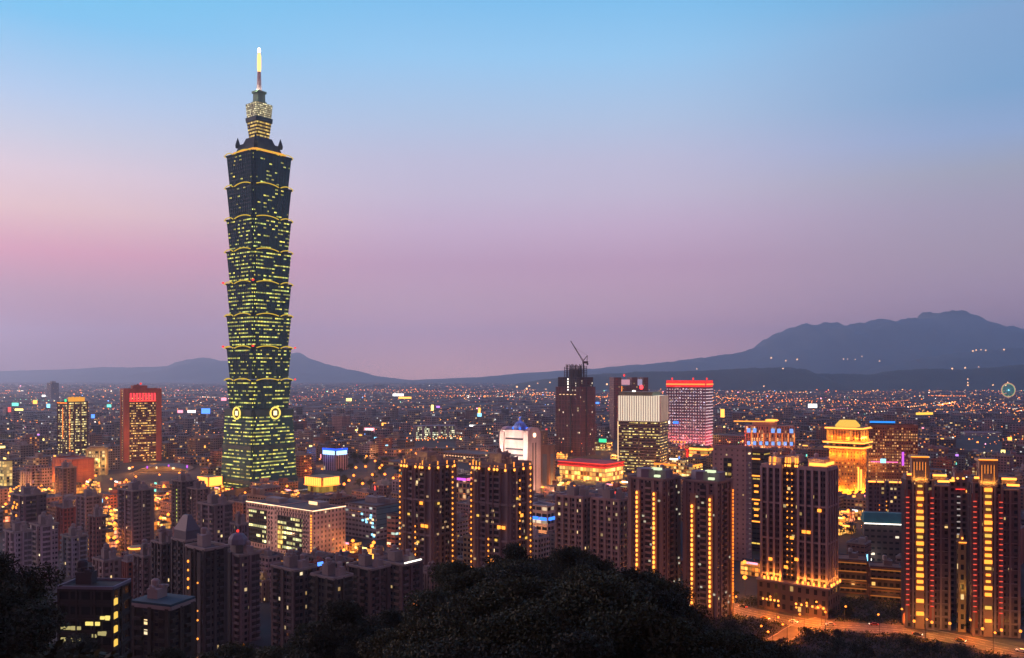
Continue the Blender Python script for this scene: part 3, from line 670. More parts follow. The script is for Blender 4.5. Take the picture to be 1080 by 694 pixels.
def white_crown():
    q = B('office_tower', 'office tower with a bright white finned crown over yellow windows', 'office tower', 652, 704, 417, 1150, .72, R(-24), 502, 'the white crowned tower')
    zc = gz(444, q.Y)
    q.body(facade('crownlow', (.11, .085, .09), .5, (1, .7, .15), (1, .85, .35), 1.3, .04, .45, (.02, .02, .03), .75), 2.4, 3.7, 0, zc); q.grid(WP('greymauve', .2, .16, .17), 30, 3.7, .9, 1.5, .7, 0, zc)
    MB().box(0, 0, zc+.05, q.w*.99, q.d*.99, q.h-zc-.1).build('crown', emit('crown_white', (1, .82, .62), .95), q.root)
    fb = MB(); n = 18
    for i in range(n+1): fb.box(-q.w/2+q.w*i/n, -q.d/2-.3, zc, .75, 1.5, q.h-zc)
    for i in range(13): fb.box(q.w/2+.3, -q.d/2+q.d*i/12, zc, 1.5, .75, q.h-zc)
    fb.build('fins', WP('fin_white', .75, .66, .6), q.root)
    MB().box(-q.w*.08, 0, q.h, q.w*.8, q.d, 4).box(-q.w*.08, 0, q.h+4.02, q.w*.84, q.d*1.04, 1).build('roof', plain('roof_green', (.22, .3, .24), .7), q.root)
    bit('roof_beacon', emit('beacon_red', (1, .04, .05), 4), q.root, (q.w*.0, -q.d*.2, q.h+11), (5, 5, 6), 'ball'); bit('roof_lamp', WHITE, q.root, (-q.w*.12, -q.d*.5, q.h+6), (5, 2, 2.6), 'ball')
    MB().tube([(0, -q.d*.2, q.h+4), (0, -q.d*.2, q.h+9)], .3, 5).build('beacon_mast', METAL, q.root)
    q.vstrip('f', -.5, 4, zc, WARMW, .7)
white_crown()
def red_dotted():
    q = B('hotel_tower', 'broad tower dotted with white lights under a red neon roof band', 'hotel tower', 703, 751, 402, 1450, .55, R(-30), 470, 'the red banded dotted tower')
    q.body(facade('dotwall', (.12, .1, .2), .25, (1, .6, .25), (.6, .6, 1), 1, .1, .3, (.05, .05, .12), .3), 3, 3.7, 0, q.h, .98, .98)
    q.grid(plain('dot_frame', (.3, .17, .26), .7), 5, 5.2, .8, 1.0, .6)
    q.strip('f', -.5, .5, q.h-4, emit('band_red', (1, .03, .03), 1.2), 1, 11, .9); q.strip('r', -.5, .5, q.h-4, emit('band_red', (1, .03, .03), 1.2), 1, 11, .9)
    q.strip('f', -.5, .5, q.h-5, emit('band_orange', (1, .3, .06), 1.6), .6, 2.2, 2); q.strip('r', -.5, .5, q.h-5, emit('band_orange', (1, .3, .06), 1.6), .6, 2.2, 2)
    nb = MB(); nr = 19
    for side, n in (('f', 15), ('r', 8)):
        for i in range(n):
            for j in range(nr):
                p = q.at(side, -.47+.94*i/(n-1), 14+(q.h-28)*j/(nr-1), 1.1); nb.box(p[0], p[1], p[2], 1.5, 1.5, 1.3)
    tag(nb.build('dot_lights', emit('dot_white', (1, .7, .75), .85, False), q.root), kind='stuff')
    bit('sign', BLUEL, q.root, q.at('f', -.25, q.h*.42, 1.8), (9, .8, 4)); bit('sign', WHITE, q.root, q.at('f', -.42, q.h*.42, 1.8), (2.4, .8, 5))
    for t_ in (-.4, 0, .4): lamp_light(q.root, q.at('r', t_, 22, 16), 52000, (1, .05, .05)); lamp_light(q.root, q.at('f', t_, 20, 16), 36000, (1, .1, .08))
    for t_ in (-.45, .1, .45): bit('warning_light', REDL, q.root, (t_*q.w, 0, q.h+4), (3, 3, 4), 'ball')
    for k in range(6): bit('terrace_lamp', GOLD, q.root, q.at('f', -.45+.09*k, 18+8*((k*3) % 3), 4), (3, 2, 3), 'ball')
red_dotted()
q = B('shopping_mall', 'low mall with two bright gold bands below the red banded tower', 'mall', 727, 752, 471.5, 1250, .6, GRID, 483)
q.body(facade('goldmall', (.4, .22, .06), .9, (1, .55, .08), (1, .7, .2), 1, .02, .2), 6, 5)
for z in (.55, .9): q.strip('f', -.5, .5, q.h*z, GOLD2, .8, 2.6); q.strip('r', -.5, .5, q.h*z, GOLD2, .8, 2.6)
q.roof(ROOFD)
MB().box(-q.w*.62, -q.d*.3, 0, q.w*.2, q.d*.6, q.h*.9).build('red_wing', plain('wall_neonred', (.6, .03, .03)), q.root); lamp_light(q.root, q.at('f', -.62, 12, 10), 12000, (1, .1, .05))
q = B('shopping_mall', 'gold lit mall of stepped glass boxes behind the two lamp lined towers', 'mall', 690, 741, 490, 1080, .6, GRID, 506, 'the stepped gold mall')
q.body(facade('goldmall2', (.32, .18, .07), .75, (1, .6, .12), (1, .78, .3), 1.1, .08, .2), 3.5, 4); q.body(facade('goldmall3', (.45, .36, .2), .8, (1, .75, .35), (1, .7, .2), 1, .1, .2), 3, 3.6, 0, q.h+7, .4, .5, .05, -.2, 'upper_box')
q.strip('f', -.5, .1, q.h+1, AMBER, .8, 2); bit('roof_lamp', WHITE, q.root, (.02*q.w, -q.d*.46, q.h+8), (11, 1, 2)); q.strip('r', -.4, .4, q.h+1, GOLD, .8, 2)
for t_ in (-.4, -.1, .2): lamp_light(q.root, q.at('f', t_, 6, 9), 8000, (1, .45, .1))
q = B('low_block', 'wide brown low block with a dark flat roof behind the mauve apartment wall', 'low block', 745, 800, 459, 1560, .6, GRID, 474)
q.body(facade('brownlow', (.22, .14, .12), .06, (1, .6, .2), (1, .7, .3), 1, .25, .3), 4, 4); q.roof()
lamp_light(q.root, q.at('f', -.3, q.h+4, 10), 8000, (.9, .6, .1))
def ornate():
    q = B('ornate_hall', 'ornate warm lit building with blue glowing panels and a gold roof line', 'hall', 786, 838, 449, 1450, .5, R(-14), 475, 'the blue panelled ornate building')
    q.body(facade('ornate', (.42, .22, .15), .35, (1, .45, .12), (1, .65, .3), 1.2, .22, .15, (.08, .05, .06), .3), 4, 6); q.grid(WP('ornate_pier', .5, .3, .22), 8, 12, 1.4, 1, 1.2)
    for i in range(8):
        q_ = -.44+.125*i; bit('blue_panel', emit('panel_blue', (.2, .4, 1), 1.3, False), q.root, q.at('f', q_, q.h*.36, 1.5), (4.6, .6, 6))
        if i in (0, 1, 4, 5, 7): bit('blue_panel', emit('panel_blue', (.2, .4, 1), 1.3, False), q.root, q.at('f', q_, q.h*.84, 1.5), (5.4, .6, 7))
        lamp_light(q.root, q.at('f', q_, 4, 5), 4500, (1, .4, .1))
        q.vstrip('f', q_+.062, q.h*.42, q.h*.75, AMBER, .7, 1.6)
    MB().box(-q.w*.1, 0, q.h+.1, q.w*.5, q.d*.5, 6).build('attic', WP('ornate_pier', .5, .3, .22), q.root)
    q.strip('f', -.75, .1, q.h+8, GOLD, .8, 1.6); bit('roof_arch', GOLD2, q.root, q.at('f', .04, q.h+10, -4), (22, 2, 4), 'ball'); q.roof(ROOFD)
ornate()
def golden_tower():
    q = B('golden_tower', 'floodlit golden tower with glowing eaves and a bright domed roof', 'tower', 875, 913, 467, 950, .8, GRID, 524, 'the golden floodlit tower')
    w = plain('wall_sandstone', (.42, .24, .09), .8); z0 = q.h
    q.body(facade('golden', (.4, .22, .07), .5, (1, .4, .04), (1, .5, .08), 1.0, .25, .35, (.1, .06, .02), .8), 3, 3.8, 0, z0); q.grid(w, 6, 30, 1.2, 1, 1, bands=False)
    def slab(z, k, hh, m=w, nm='eave'): return MB().box(0, 0, z, q.w*k, q.d*k, hh).build(nm, m, q.root)
    slab(z0+.05, 1.36, 2.6); slab(z0-5.5, 1.3, 2.6)
    for zz_, k in ((z0+1.3, 1.37), (z0-4.2, 1.31)):
        bit('eave_light', GOLD2, q.root, (0, -q.d*k/2-.4, zz_), (q.w*k, .6, 1.5)); bit('eave_light', GOLD2, q.root, (q.w*k/2+.4, 0, zz_), (.6, q.d*k, 1.5))
    z1 = gz(452.5, q.Y)
    q.body(facade('golden_top', (.4, .2, .06), .4, (1, .36, .04), (1, .5, .1), .8, .22, .1, (.1, .05, .02), .2), 3, 12, z0+2.7, z1, 1.18, 1.18, name='upper_wall'); slab(z1+.05, 1.27, 2.4)
    for s_ in (0, 1): bit('eave_light', GOLD2, q.root, (0, -q.d*.64-.3, z1+1.6) if not s_ else (q.w*.64+.3, 0, z1+1.6), (q.w*1.27, .5, 1.6) if not s_ else (.5, q.d*1.27, 1.6))
    rz_ = gz(443, q.Y); a = q.w*.36
    o0 = [(-a, -a*.8), (a, -a*.8), (a, a*.8), (-a, a*.8)]; o1 = [(x*.62, y*.6) for x, y in o0]
    MB().prism(o0, o1, z1+4, rz_).box(0, 0, z1+2.45, a*1.9, a*1.5, 1.5).build('dome_roof', emit('dome_glow', (1, .58, .09), 1.05), q.root)  # roof emits by itself, standing for the floodlight on it
    for t_ in (-.42, -.14, .14, .42):
        lamp_light(q.root, q.at('f', t_, 3, 4), 22000, (1, .27, .02)); lamp_light(q.root, q.at('r', t_, 3, 4), 22000, (1, .27, .02))
        lamp_light(q.root, q.at('f', t_, z0-12, 4), 7000, (1, .27, .02)); lamp_light(q.root, q.at('r', t_, z0-12, 4), 7000, (1, .27, .02))
        lamp_light(q.root, q.at('f', t_, z0+6, 5.2), 6000, (1, .3, .025)); lamp_light(q.root, q.at('r', t_, z0+6, 5.2), 6000, (1, .3, .025))
    for t_ in (-.5, -.2, .15, .5): bit('base_lamp', GOLD2, q.root, q.at('f', t_, 5, 3), (3, 2, 3), 'ball')
    q.vstrip('r', -.4, 4, z0*.5, GOLD2, 1.4, 1.6); q.vstrip('f', .5, 4, z0*.55, GOLD2, 1.4, 1.6)
golden_tower()
q = B('office_block', 'wide brown gridded office with rows of orange windows beside the golden tower', 'office block', 913, 968, 450, 1060, .5, R(-16), 512, 'the brown gridded office')
q.body(facade('browngrid', (.27, .12, .075), .62, (1, .38, .09), (1, .55, .2), .9, .2, .32, (.06, .03, .03), .8), 2.6, 3.5); q.grid(WP('browngrid', .26, .13, .09), 5.2, 3.5, .5, .6, .4); q.roof(WP('browngrid', .26, .13, .09), 3)
q.vstrip('f', .2, 20, q.h*.55, MAGENTA, 2.2, .9); bit('sign', CYAN, q.root, q.at('f', -.2, q.h*.38, 1.2), (6, .8, 5)); q.strip('f', -.45, .1, q.h*.36, PINK, .5, 1.2, .9)
MB().box(-q.w*.2, 0, q.h+.1, q.w*.5, q.d*.5, 5).build('penthouse', ROOFD, q.root); bit('roof_neon', emit('neon_blue', (.02, .25, .9), 1.5, False), q.root, (-q.w*.2, -q.d*.3, q.h+6), (q.w*.52, .8, 2.2))
lamp_light(q.root, q.at('f', -.4, 20, 10), 12000, (1, .4, .08))
q = B('office_block', 'white slab with a fine grid of windows on the far plain', 'office block', 1012, 1056, 456, 1850, .35, R(-6), 478, 'the white gridded slab')
q.body(facade('whitegrid', (.5, .5, .55), .3, (1, .8, .4), (.9, .9, .6), 1, .15, .4, (.2, .2, .25), .7), 3, 3.6); q.roof(WP('whitegrid', .5, .5, .55)); q.grid(WP('whitegrid', .5, .5, .55), 20, 3.6, 1.2, .8, .5)
q = B('stadium_roof', 'low roof with a glowing yellow edge far on the plain', 'hall', 959, 983, 436, 2600, .4, R(20), 442)
q.body(WP('lowhall', .2, .13, .1)); q.strip('f', -.5, .5, q.h, emit('edge_yellow', (1, .6, .06), 1.6, False), 3, 7, 2); q.roof(ROOFD)
q = B('office_tower', 'slim hazy blue tower rising above the far plain', 'office tower', 49.5, 62, 404, 4300, .8, GRID, 430)
q.body(facade('hazetower', (.2, .2, .26), .03), 4, 4); q.roof(); q.pent(0, 0, .5, .5, 8)
def ferris():
    Y = 4600; r = 7.2*Y/F; zc = gz(411.5, Y); X = gx(1063.5, Y)
    rt = empty('ferris_wheel', (X, Y, 0), 0, 'glowing observation wheel with a rainbow rim on the far plain', 'ferris wheel'); FOOT.append((1052, 1075, Y, 421, X, 45)); LAND.append((1063, Y, 9, 'the observation wheel'))
    MB().tube([(r*math.cos(2*math.pi*k/40), 0, zc+r*math.sin(2*math.pi*k/40)) for k in range(41)], 2.6, 5).build('rim', emit('rim_peach', (1, .5, .25), .8, False), rt)
    MB().tube([(.9*r*math.cos(2*math.pi*k/40), 0, zc+.9*r*math.sin(2*math.pi*k/40)) for k in range(41)], 1.8, 5).build('inner_rim', emit('rim_green', (.4, .9, .3), .6, False), rt)
    b_ = MB()
    for k in range(20): a = 2*math.pi*k/20; b_.tube([(0, -3, zc), (.9*r*math.cos(a), 0, zc+.9*r*math.sin(a))], 1.2, 4)
    b_.build('spokes', emit('spoke_teal', (.1, .5, .45), .5, False), rt)
    b_ = MB(); b_.tube([(-20, 0, 0), (0, -4, zc), (20, 0, 0)], 2.2, 5); b_.build('support', METAL, rt); bit('hub', CYAN, rt, (0, -3, zc), (9, 6, 9), 'ball')
    for k in range(20): a = 2*math.pi*(k+.5)/20; bit('cabin', emit('cabin_red', (1, .3, .25), .9, False), rt, (r*1.04*math.cos(a), 0, zc+r*1.04*math.sin(a)), (4, 3, 4.4), 'ball')
ferris()

# ================================================================== nearer buildings
def headquarters():
    q = B('headquarters', 'pale pink office block with a glowing roof line and yellow lit dark glass', 'office block', 257, 366, 531, 640, .36, GRID, 588, 'the roof lit pink office')
    wht = plain('wall_pinkwhite', (.62, .47, .43), .8); w, d, h = q.w, q.d, q.h
    def wing(x0, x1, yo, zt, nm):
        sw = facade('hq_wall', (.62, .47, .43), .04, (1, .8, .4), (1, .8, .5), .8, .3, .3, (.07, .06, .07), .3)
        mb = MB(); mb.box((x0+x1)/2*w, yo, 0, (x1-x0)*w, d, zt, 0, 1, 3.2, 3.6); return mb.build(nm, [sw, ROOF], q.root)
    wing(-.5, -.02, 2.5, h-1, 'wing'); wing(-.02, .5, -1.5, h, 'wing')
    gl = facade('hq_glass', (.03, .035, .035), .55, (1, .8, .3), (.9, .95, .45), 1.7, .05, .3, (.02, .025, .028), .8, .15, 2)
    yf = -d/2
    for x0, x1, yo, zb_, zt in ((-.46, -.2, 2.5, 4, h-5.5), (.03, .36, -1.5, 4, h-6)):
        MB().box((x0+x1)/2*w, yf+yo-.02, zb_, (x1-x0)*w, .5, zt-zb_, 0, 0, 2.4, 3.4).build('curtain_wall', gl, q.root)
        b_ = MB(); n = int((zt-zb_)/3.4)
        for k in range(n+1): b_.box((x0+x1)/2*w, yf+yo-.35, zb_+k*3.4, (x1-x0)*w, .2, .25)
        for k in range(9): b_.box((x0+(x1-x0)*k/8)*w, yf+yo-.33, zb_, .22, .2, zt-zb_)
        b_.build('mullions', METAL, q.root)
    MB().box(.07*w, yf-2.1, 4, 5, .6, h*.5, 0, 0, 1.7, 3.4).build('stair_window', facade('hq_stair', (.5, .36, .1), 1, (1, .7, .12), (1, .75, .2), 1.1, .06, .2), q.root)
    for k in range(34):
        x = -.47+.95*k/33
        if abs(x+.02) > .02: bit('attic_window', ROOFD, q.root, (x*w, yf+(2.5 if x < -.02 else -1.5)-.05, h-3.4), (1, .3, 1.3))
    for k in range(8):
        for xx in (.385, -.17, -.13, .42): bit('small_window', ROOFD, q.root, (xx*w, yf+(2.5 if xx < -.02 else -1.5)-.05, 8+(h-15)*k/7), (1, .3, 1.6))
    RL = emit('roofline_peach', (1, .62, .35), 2.6)
    for p, s_ in (((-.26*w, yf+2.2, h-.6), (.48*w, .5, .6)), ((-.02*w-.4, yf+.3, h-.3), (.5, 4, .6)), ((.24*w, yf-1.9, h+.35), (.53*w, .5, .6)), ((.5*w+.4, -1.5, h+.35), (.5, d, .6))): bit('roof_light', RL, q.root, p, s_)
    for k in range(15): bit('facade_lamp', GOLD, q.root, q.at('f', .485, 3+(h-6)*k/14, 2.0), (1.1, 1, 1.5), 'ball')
    bit('base_flame_lamp', GOLD2, q.root, (.5*w+1.4, d*.36, 3), (2, 2.4, 3), 'ball'); lamp_light(q.root, (.5*w+3, d*.36, 3), 900, (1, .36, .06)); lamp_light(q.root, (.5*w+9, -d*.2, 16), 1500, (1, .42, .22))
    MB().box(.3*w, d*.1, h+.02, 12, 8, 3.5).build('penthouse', CONC, q.root); MB().box(-.3*w, d*.1, h-.98, 16, 8, 3).build('penthouse', CONC, q.root); q.roof(wht, .5, .5, h, .5, 1, .25, -.1)
    bit('roof_sign', WARMW, q.root, (.28*w, d*.1-4.3, h+2.6), (9, .5, 2.2))
    for t_ in (-.35, -.05, .25): lamp_light(q.root, q.at('f', t_, 12, 20), 5000, (1, .5, .3))
headquarters()
q = B('sloped_roof', 'dark slanted roof of a low hall at the foot of the tall tower', 'hall', 231, 262, 521, 900, .5, GRID, 530)
MB().prism([(-q.w/2, -q.d/2), (q.w/2, -q.d/2), (q.w/2, q.d/2), (-q.w/2, q.d/2)], [(-q.w/2, -q.d/2), (q.w/2, -q.d/2), (q.w/2, q.d/2), (-q.w/2, q.d/2)], 0, q.h).build('wall', ROOFD, q.root)
MB().face([(-q.w*.55, -q.d*.6, q.h), (q.w*.55, -q.d*.6, q.h+8), (q.w*.55, q.d*.6, q.h+8), (-q.w*.55, q.d*.6, q.h)]).face([(-q.w*.55, -q.d*.6, q.h), (q.w*.55, -q.d*.6, q.h), (q.w*.55, -q.d*.6, q.h+8)]).face([(q.w*.55, -q.d*.6, q.h), (q.w*.55, q.d*.6, q.h), (q.w*.55, q.d*.6, q.h+8), (q.w*.55, -q.d*.6, q.h+8)]).build('roof', ROOFD, q.root)
for i in range(3): bit('warning_light', REDL, q.root, (-q.w*.4+q.w*.35*i, -q.d*.5, q.h+3*i+1), (1.4, 1.4, 1.4), 'ball')
q = B('office_block', 'grey white and teal slab block right behind the roof lit pink office', 'office block', 364, 428, 530, 700, .9, GRID, 578, 'the teal sided block')
q.body(facade('tealgrey', (.4, .39, .43), .12, (1, .85, .5), (.7, .9, .9), 1, .12, .35, (.07, .07, .09), .3), 4, 4); q.roof()
MB().box(q.w/2+.15, 0, q.h*.35, .7, q.d*.99, q.h*.65-.2, 0, 0, 40, 4).build('teal_cladding', facade('tealclad', (.09, .2, .26), .02, mx=.0, my=.55, glass=(.03, .06, .1)), q.root)
q.pent(-.1, .1, .4, .3, 4); q.pent(.3, .2, .2, .2, 3, name='plant_room')
for i in range(14): q.win('f', rnd.uniform(.05, .45), q.h*rnd.uniform(.1, .8), WARMW if rnd.random() < .6 else CYAN, 2, 1.4)
q = B('office_block', 'low salmon block with lit glass between the teal block and the first gold lamp tower', 'office block', 408, 424, 543, 600, .8, GRID, 584)
q.body(facade('salmonlow', (.5, .26, .18), .25, (1, .85, .5), (.6, 1, .95), 1.1, .08, .35), 4, 3.8); q.roof()

LAMPTOWER = {}
def crown_lamps(q, ts, side='f', z=None, m=GOLD2):
    for t_ in ts:
        z = q.h if z is None else z
        bit('crown_lamp', m, q.root, q.at(side, t_, z-2, .9), (1.2, 1.2, 1.6), 'ball'); hh_ = rnd.uniform(.8, 3.6); bit('crown_lamp', GOLD, q.root, q.at(side, t_+rnd.uniform(-.01, .01), z-1.2+hh_/2, .5), (.38, .38, hh_))
def gold_tower(label, x0, x1, yt, Y, phrase, cols, lits):
    q = B('apartment_tower', label, 'apartment tower', x0, x1, yt, Y, .78, GRID, 596, phrase)
    wl = facade('gold_apt_wall', (.17, .14, .15), .05, (1, .62, .2), (1, .8, .5), 1.0, .2, .28, (.025, .025, .035), .2, .2)
    pier = plain('pier_mauve', (.25, .2, .2), .85); w, d, h = q.w, q.d, q.h
    q.body(wl, 2.6, 3.2, 0, h, .94, .94); q.bays(pier, facade('gold_recess_shade', (.04, .03, .035), .06, (1, .5, .1), (1, .7, .25), 1, .1, .3, (.015, .012, .02), .2, .2), 'SWBSWBWS', 3.2, h-1); q.grid(pier, 5.2, 3.2*7, .2, 1.1, 1.7, 0, h-1, 'belt_course')  # strip colour darkened to stand for shade between the piers
    mb = MB()
    for ox, oy, sx_, sy_ in ((-.36, -.38, .26, .24), (.36, -.38, .26, .24), (.36, .38, .26, .24), (-.36, .38, .26, .24)): mb.box(ox*w, oy*d, 0, sx_*w, sy_*d, h-4.2)
    mb.build('corner_bay', wl, q.root)
    q.roof(pier, 1.6); q.pent(-.05, 0, .34, .4, 5.5, pier); q.pent(.22, .1, .16, .3, 3.4, pier, name='lift_house', tanks=0)
    mb = MB()
    for k in range(6): mb.box((-.44+.176*k)*w, -d*.5, h+.03, .5, .6, 3.4)
    mb.box(0, -d*.5, h+3.45, w*.9, .7, .4); mb.build('pergola', pier, q.root)
    for s_, t_, z0, z1, n in cols: q.lamps(s_, t_, z0*h, z1*h, n, GOLD, (.85, .75, 1.15), off=1.5, jit=.12)
    crown_lamps(q, (-.46, -.36, -.28, .0, .14, .22, .44)); crown_lamps(q, (-.3, .1, .42), 'r')
    for s_, t_, zf, big in lits: q.win(s_, t_, zf*h, GOLD if big else emit('win_amber', (1, .6, .1), 1.1), 2.2 if big else 1.5, 1.7 if big else 1.2, 1.25)
    for k in range(26): q.win(rnd.choice('ffr'), rnd.uniform(-.45, .45), (.04+round(rnd.random()*24)/26)*h, emit('win_dim', (1, .62, .3), .55, False), 1.3, 1.1, .75)
    for t_ in (-.4, 0, .4): lamp_light(q.root, q.at('f', t_, h+3, -2), 500, (1, .5, .12), .4)
    lamp_light(q.root, q.at('f', -.2, 4, 10), 2500, (1, .35, .06)); lamp_light(q.root, q.at('r', .1, 8, 12), 5000, (1, .33, .06))
    return q
gold_tower('lamp edged apartment tower with a lit crown beside the teal sided block', 423, 480, 487, 500, 'the first lamp edged apartment tower', [('f', -.48, .02, .94, 25), ('f', .02, .02, .55, 14), ('r', .3, .02, .97, 26)],
    [('f', .2, .72, 1), ('r', -.3, .72, 0), ('f', .24, .56, 1), ('f', .36, .56, 1), ('f', -.2, .63, 0), ('f', .1, .44, 0), ('r', 0, .2, 0)])
gold_tower('lamp edged apartment tower with bright yellow windows in front of the white rounded tower', 498, 560, 489, 480, 'the second lamp edged apartment tower', [('f', -.48, .02, .94, 25), ('f', .0, .02, .5, 13), ('r', .38, .02, .97, 26), ('r', -.1, .3, .9, 12)],
    [('f', .28, .59, 1), ('f', .4, .59, 1), ('f', .1, .36, 1), ('f', .12, .2, 1), ('r', -.2, .78, 0), ('f', .2, .5, 0), ('f', -.3, .65, 0), ('r', 0, .66, 1), ('r', .2, .5, 0), ('f', -.25, .15, 1)])

def column_tower(label, x0, x1, yt, Y, phrase, cols, k=.9):
    q = B('apartment_tower', label, 'apartment tower', x0, x1, yt, Y, k, GRID, 618, phrase); w, d, h = q.w, q.d, q.h
    wl = facade('column_apt_wall', (.24, .17, .165), .03, (1, .75, .35), (.8, .9, .7), .8, .27, .3, (.02, .018, .025), .2, .2)
    br = plain('pier_brown', (.27, .19, .18), .85)
    q.body(wl, 2.4, 3.2, 0, h, .95, .95); q.bays(br, facade('column_recess_shade', (.05, .035, .035), .04, (1, .6, .2), (.8, .9, .7), .8, .1, .3, (.015, .012, .02), .2, .2), 'SWSWBSWS', 3.2, h-.8)  # dark strip colour carries the shade of the balcony bays
    bay = MB()
    for s_, t_, *_ in cols:
        if s_ == 'f': bay.box(t_*w, -d/2-.2, 0, 3, 1.6, h-6)
        else: bay.box(w/2+.2, t_*d, 0, 1.6, 3, h-6)
    bay.build('lamp_bay', plain('bay_halo_tint', (.34, .2, .13), .85), q.root)  # orange put into the bay colour to strengthen the lamp halo
    rm = WP('turret', .24, .22, .26)
    MB().prism([(.24*w*math.cos(R(45*i))-.16*w, .3*d*math.sin(R(45*i))-.12*d) for i in range(8)], [(.24*w*math.cos(R(45*i))-.16*w, .3*d*math.sin(R(45*i))-.12*d) for i in range(8)], h-10, h+5.5).build('turret', rm, q.root)
    q.pent(.2, .14, .3, .4, 4.4, rm); q.roof(br, 1.2); bit('roof_lamp', emit('roof_lamp_green', (.85, 1, .6), 1.1), q.root, (.12*w, -.1*d, h+5.4), (5, 3, 1.2)); bit('roof_lamp', emit('roof_lamp_green', (.85, 1, .6), 1.1), q.root, (.2*w, -.24*d, h+1.8), (3, 2, 1.2))
    for s_, t_, z0, z1, n, m in cols: q.lamps(s_, t_, z0*h, z1*h, n, m, (1.25, 1.1, 1.8) if n < 30 else (.9, .9, 1.6), off=1.7, jit=.15)
    for k in range(20): q.win(rnd.choice('fr'), rnd.uniform(-.1, .45), (.06+round(rnd.random()*20)/24)*h, emit('win_pale', (1, .9, .65), .5, False), 1.2, 1, .6)
    lamp_light(q.root, q.at('f', -.2, 4, 8), 1800, (1, .38, .08)); lamp_light(q.root, q.at('r', 0, 4, 8), 1800, (1, .38, .08))
    return q
column_tower('apartment tower with two columns of gold lamps rising straight behind the wooded hill', 662, 718, 504, 480, 'the twin column tower above the hill', [('f', -.2, .1, .9, 23, GOLD2), ('f', .27, .1, .9, 23, GOLD2)])
column_tower('apartment tower with three gold lamp columns standing over the road junction', 720, 773, 507, 470, 'the three column tower by the road', [('f', -.2, .1, .82, 21, GOLD2), ('f', .3, .1, .88, 23, GOLD2), ('r', .3, .1, .93, 32, AMBER)])
for lb, x0, x1, yt, Y in (('grey pink grid fronted apartment block just above the hilltop trees', 587, 627, 523, 520), ('grid fronted apartment block beside the twin column tower', 624, 665, 526, 505)):
    q = B('apartment_block', lb, 'apartment block', x0, x1, yt, Y, .7, GRID, 594)
    q.body(facade('pinkgrid', (.33, .24, .23), .09, (1, .6, .2), (1, .75, .4), .9, .2, .3, (.03, .025, .035), .2), 2.4, 3.1, 0, None, .95, .95); q.grid(WP('pinkgrid', .36, .26, .25), 4.8, 3.1, 1.5, .9, .9); q.roof(WP('pinkgrid', .36, .26, .25)); q.pent(-.1, 0, .3, .4, 5); q.pent(.3, .1, .2, .3, 3.6, name='lift_house')
    lamp_light(q.root, q.at('r', 0, 8, 12), 2500, (1, .35, .08))
q = B('apartment_slab', 'tall plain mauve apartment slab with a dark lit window slot', 'apartment slab', 752, 793, 472, 610, .42, GRID, 560, 'the plain mauve slab')
q.body(facade('mauveslab', (.33, .23, .23), .01, (1, .6, .2), (1, .75, .4), .9, .36, .4, (.12, .09, .1), .1), 4, 3.4); q.roof(WP('mauveslab', .33, .23, .23))
MB().box(-.05*q.w, -q.d/2-.05, 3, 6, .5, q.h-10, 0, 0, 3, 3.3).build('window_slot', facade('slot', (.06, .045, .03), .35, (1, .62, .12), (.9, .8, .3), 1.1, .1, .25), q.root)
q.lamps('r', .1, 8, q.h-10, 18, emit('dot_dim', (.9, .75, .7), .5, False), (.7, .5, .5), off=.3, name='stair_light'); bit('roof_lamp', WARMW, q.root, q.at('r', .0, q.h-3.5, .3), (1, 2.4, 1))
for k in range(2): bit('vent_opening', ROOFD, q.root, q.at('f', -.33, q.h-22-5*k, .05), (3.4, .3, 1.8))
q = B('office_block', 'dark glass block with a few gold lit floors beside the plain mauve slab', 'office block', 786, 812, 476, 640, .8, GRID, 560)
q.body(facade('darkgold', (.06, .05, .05), .18, (1, .6, .08), (1, .72, .15), 1.3, .05, .45, (.02, .018, .02), .9, .2, 2), 3, 3.6); q.roof(WP('darkbrown', .12, .07, .06), 1.5)
for z in (.3, .52, .76, .93): q.strip('f', -.3, .3, q.h*z, GOLD, .5, .9, .3)
for z in (.36, .42, .48, .6, .66): bit('lit_window', GOLD, q.root, q.at('f', .1, q.h*z, .3), (3, .5, 1.4))

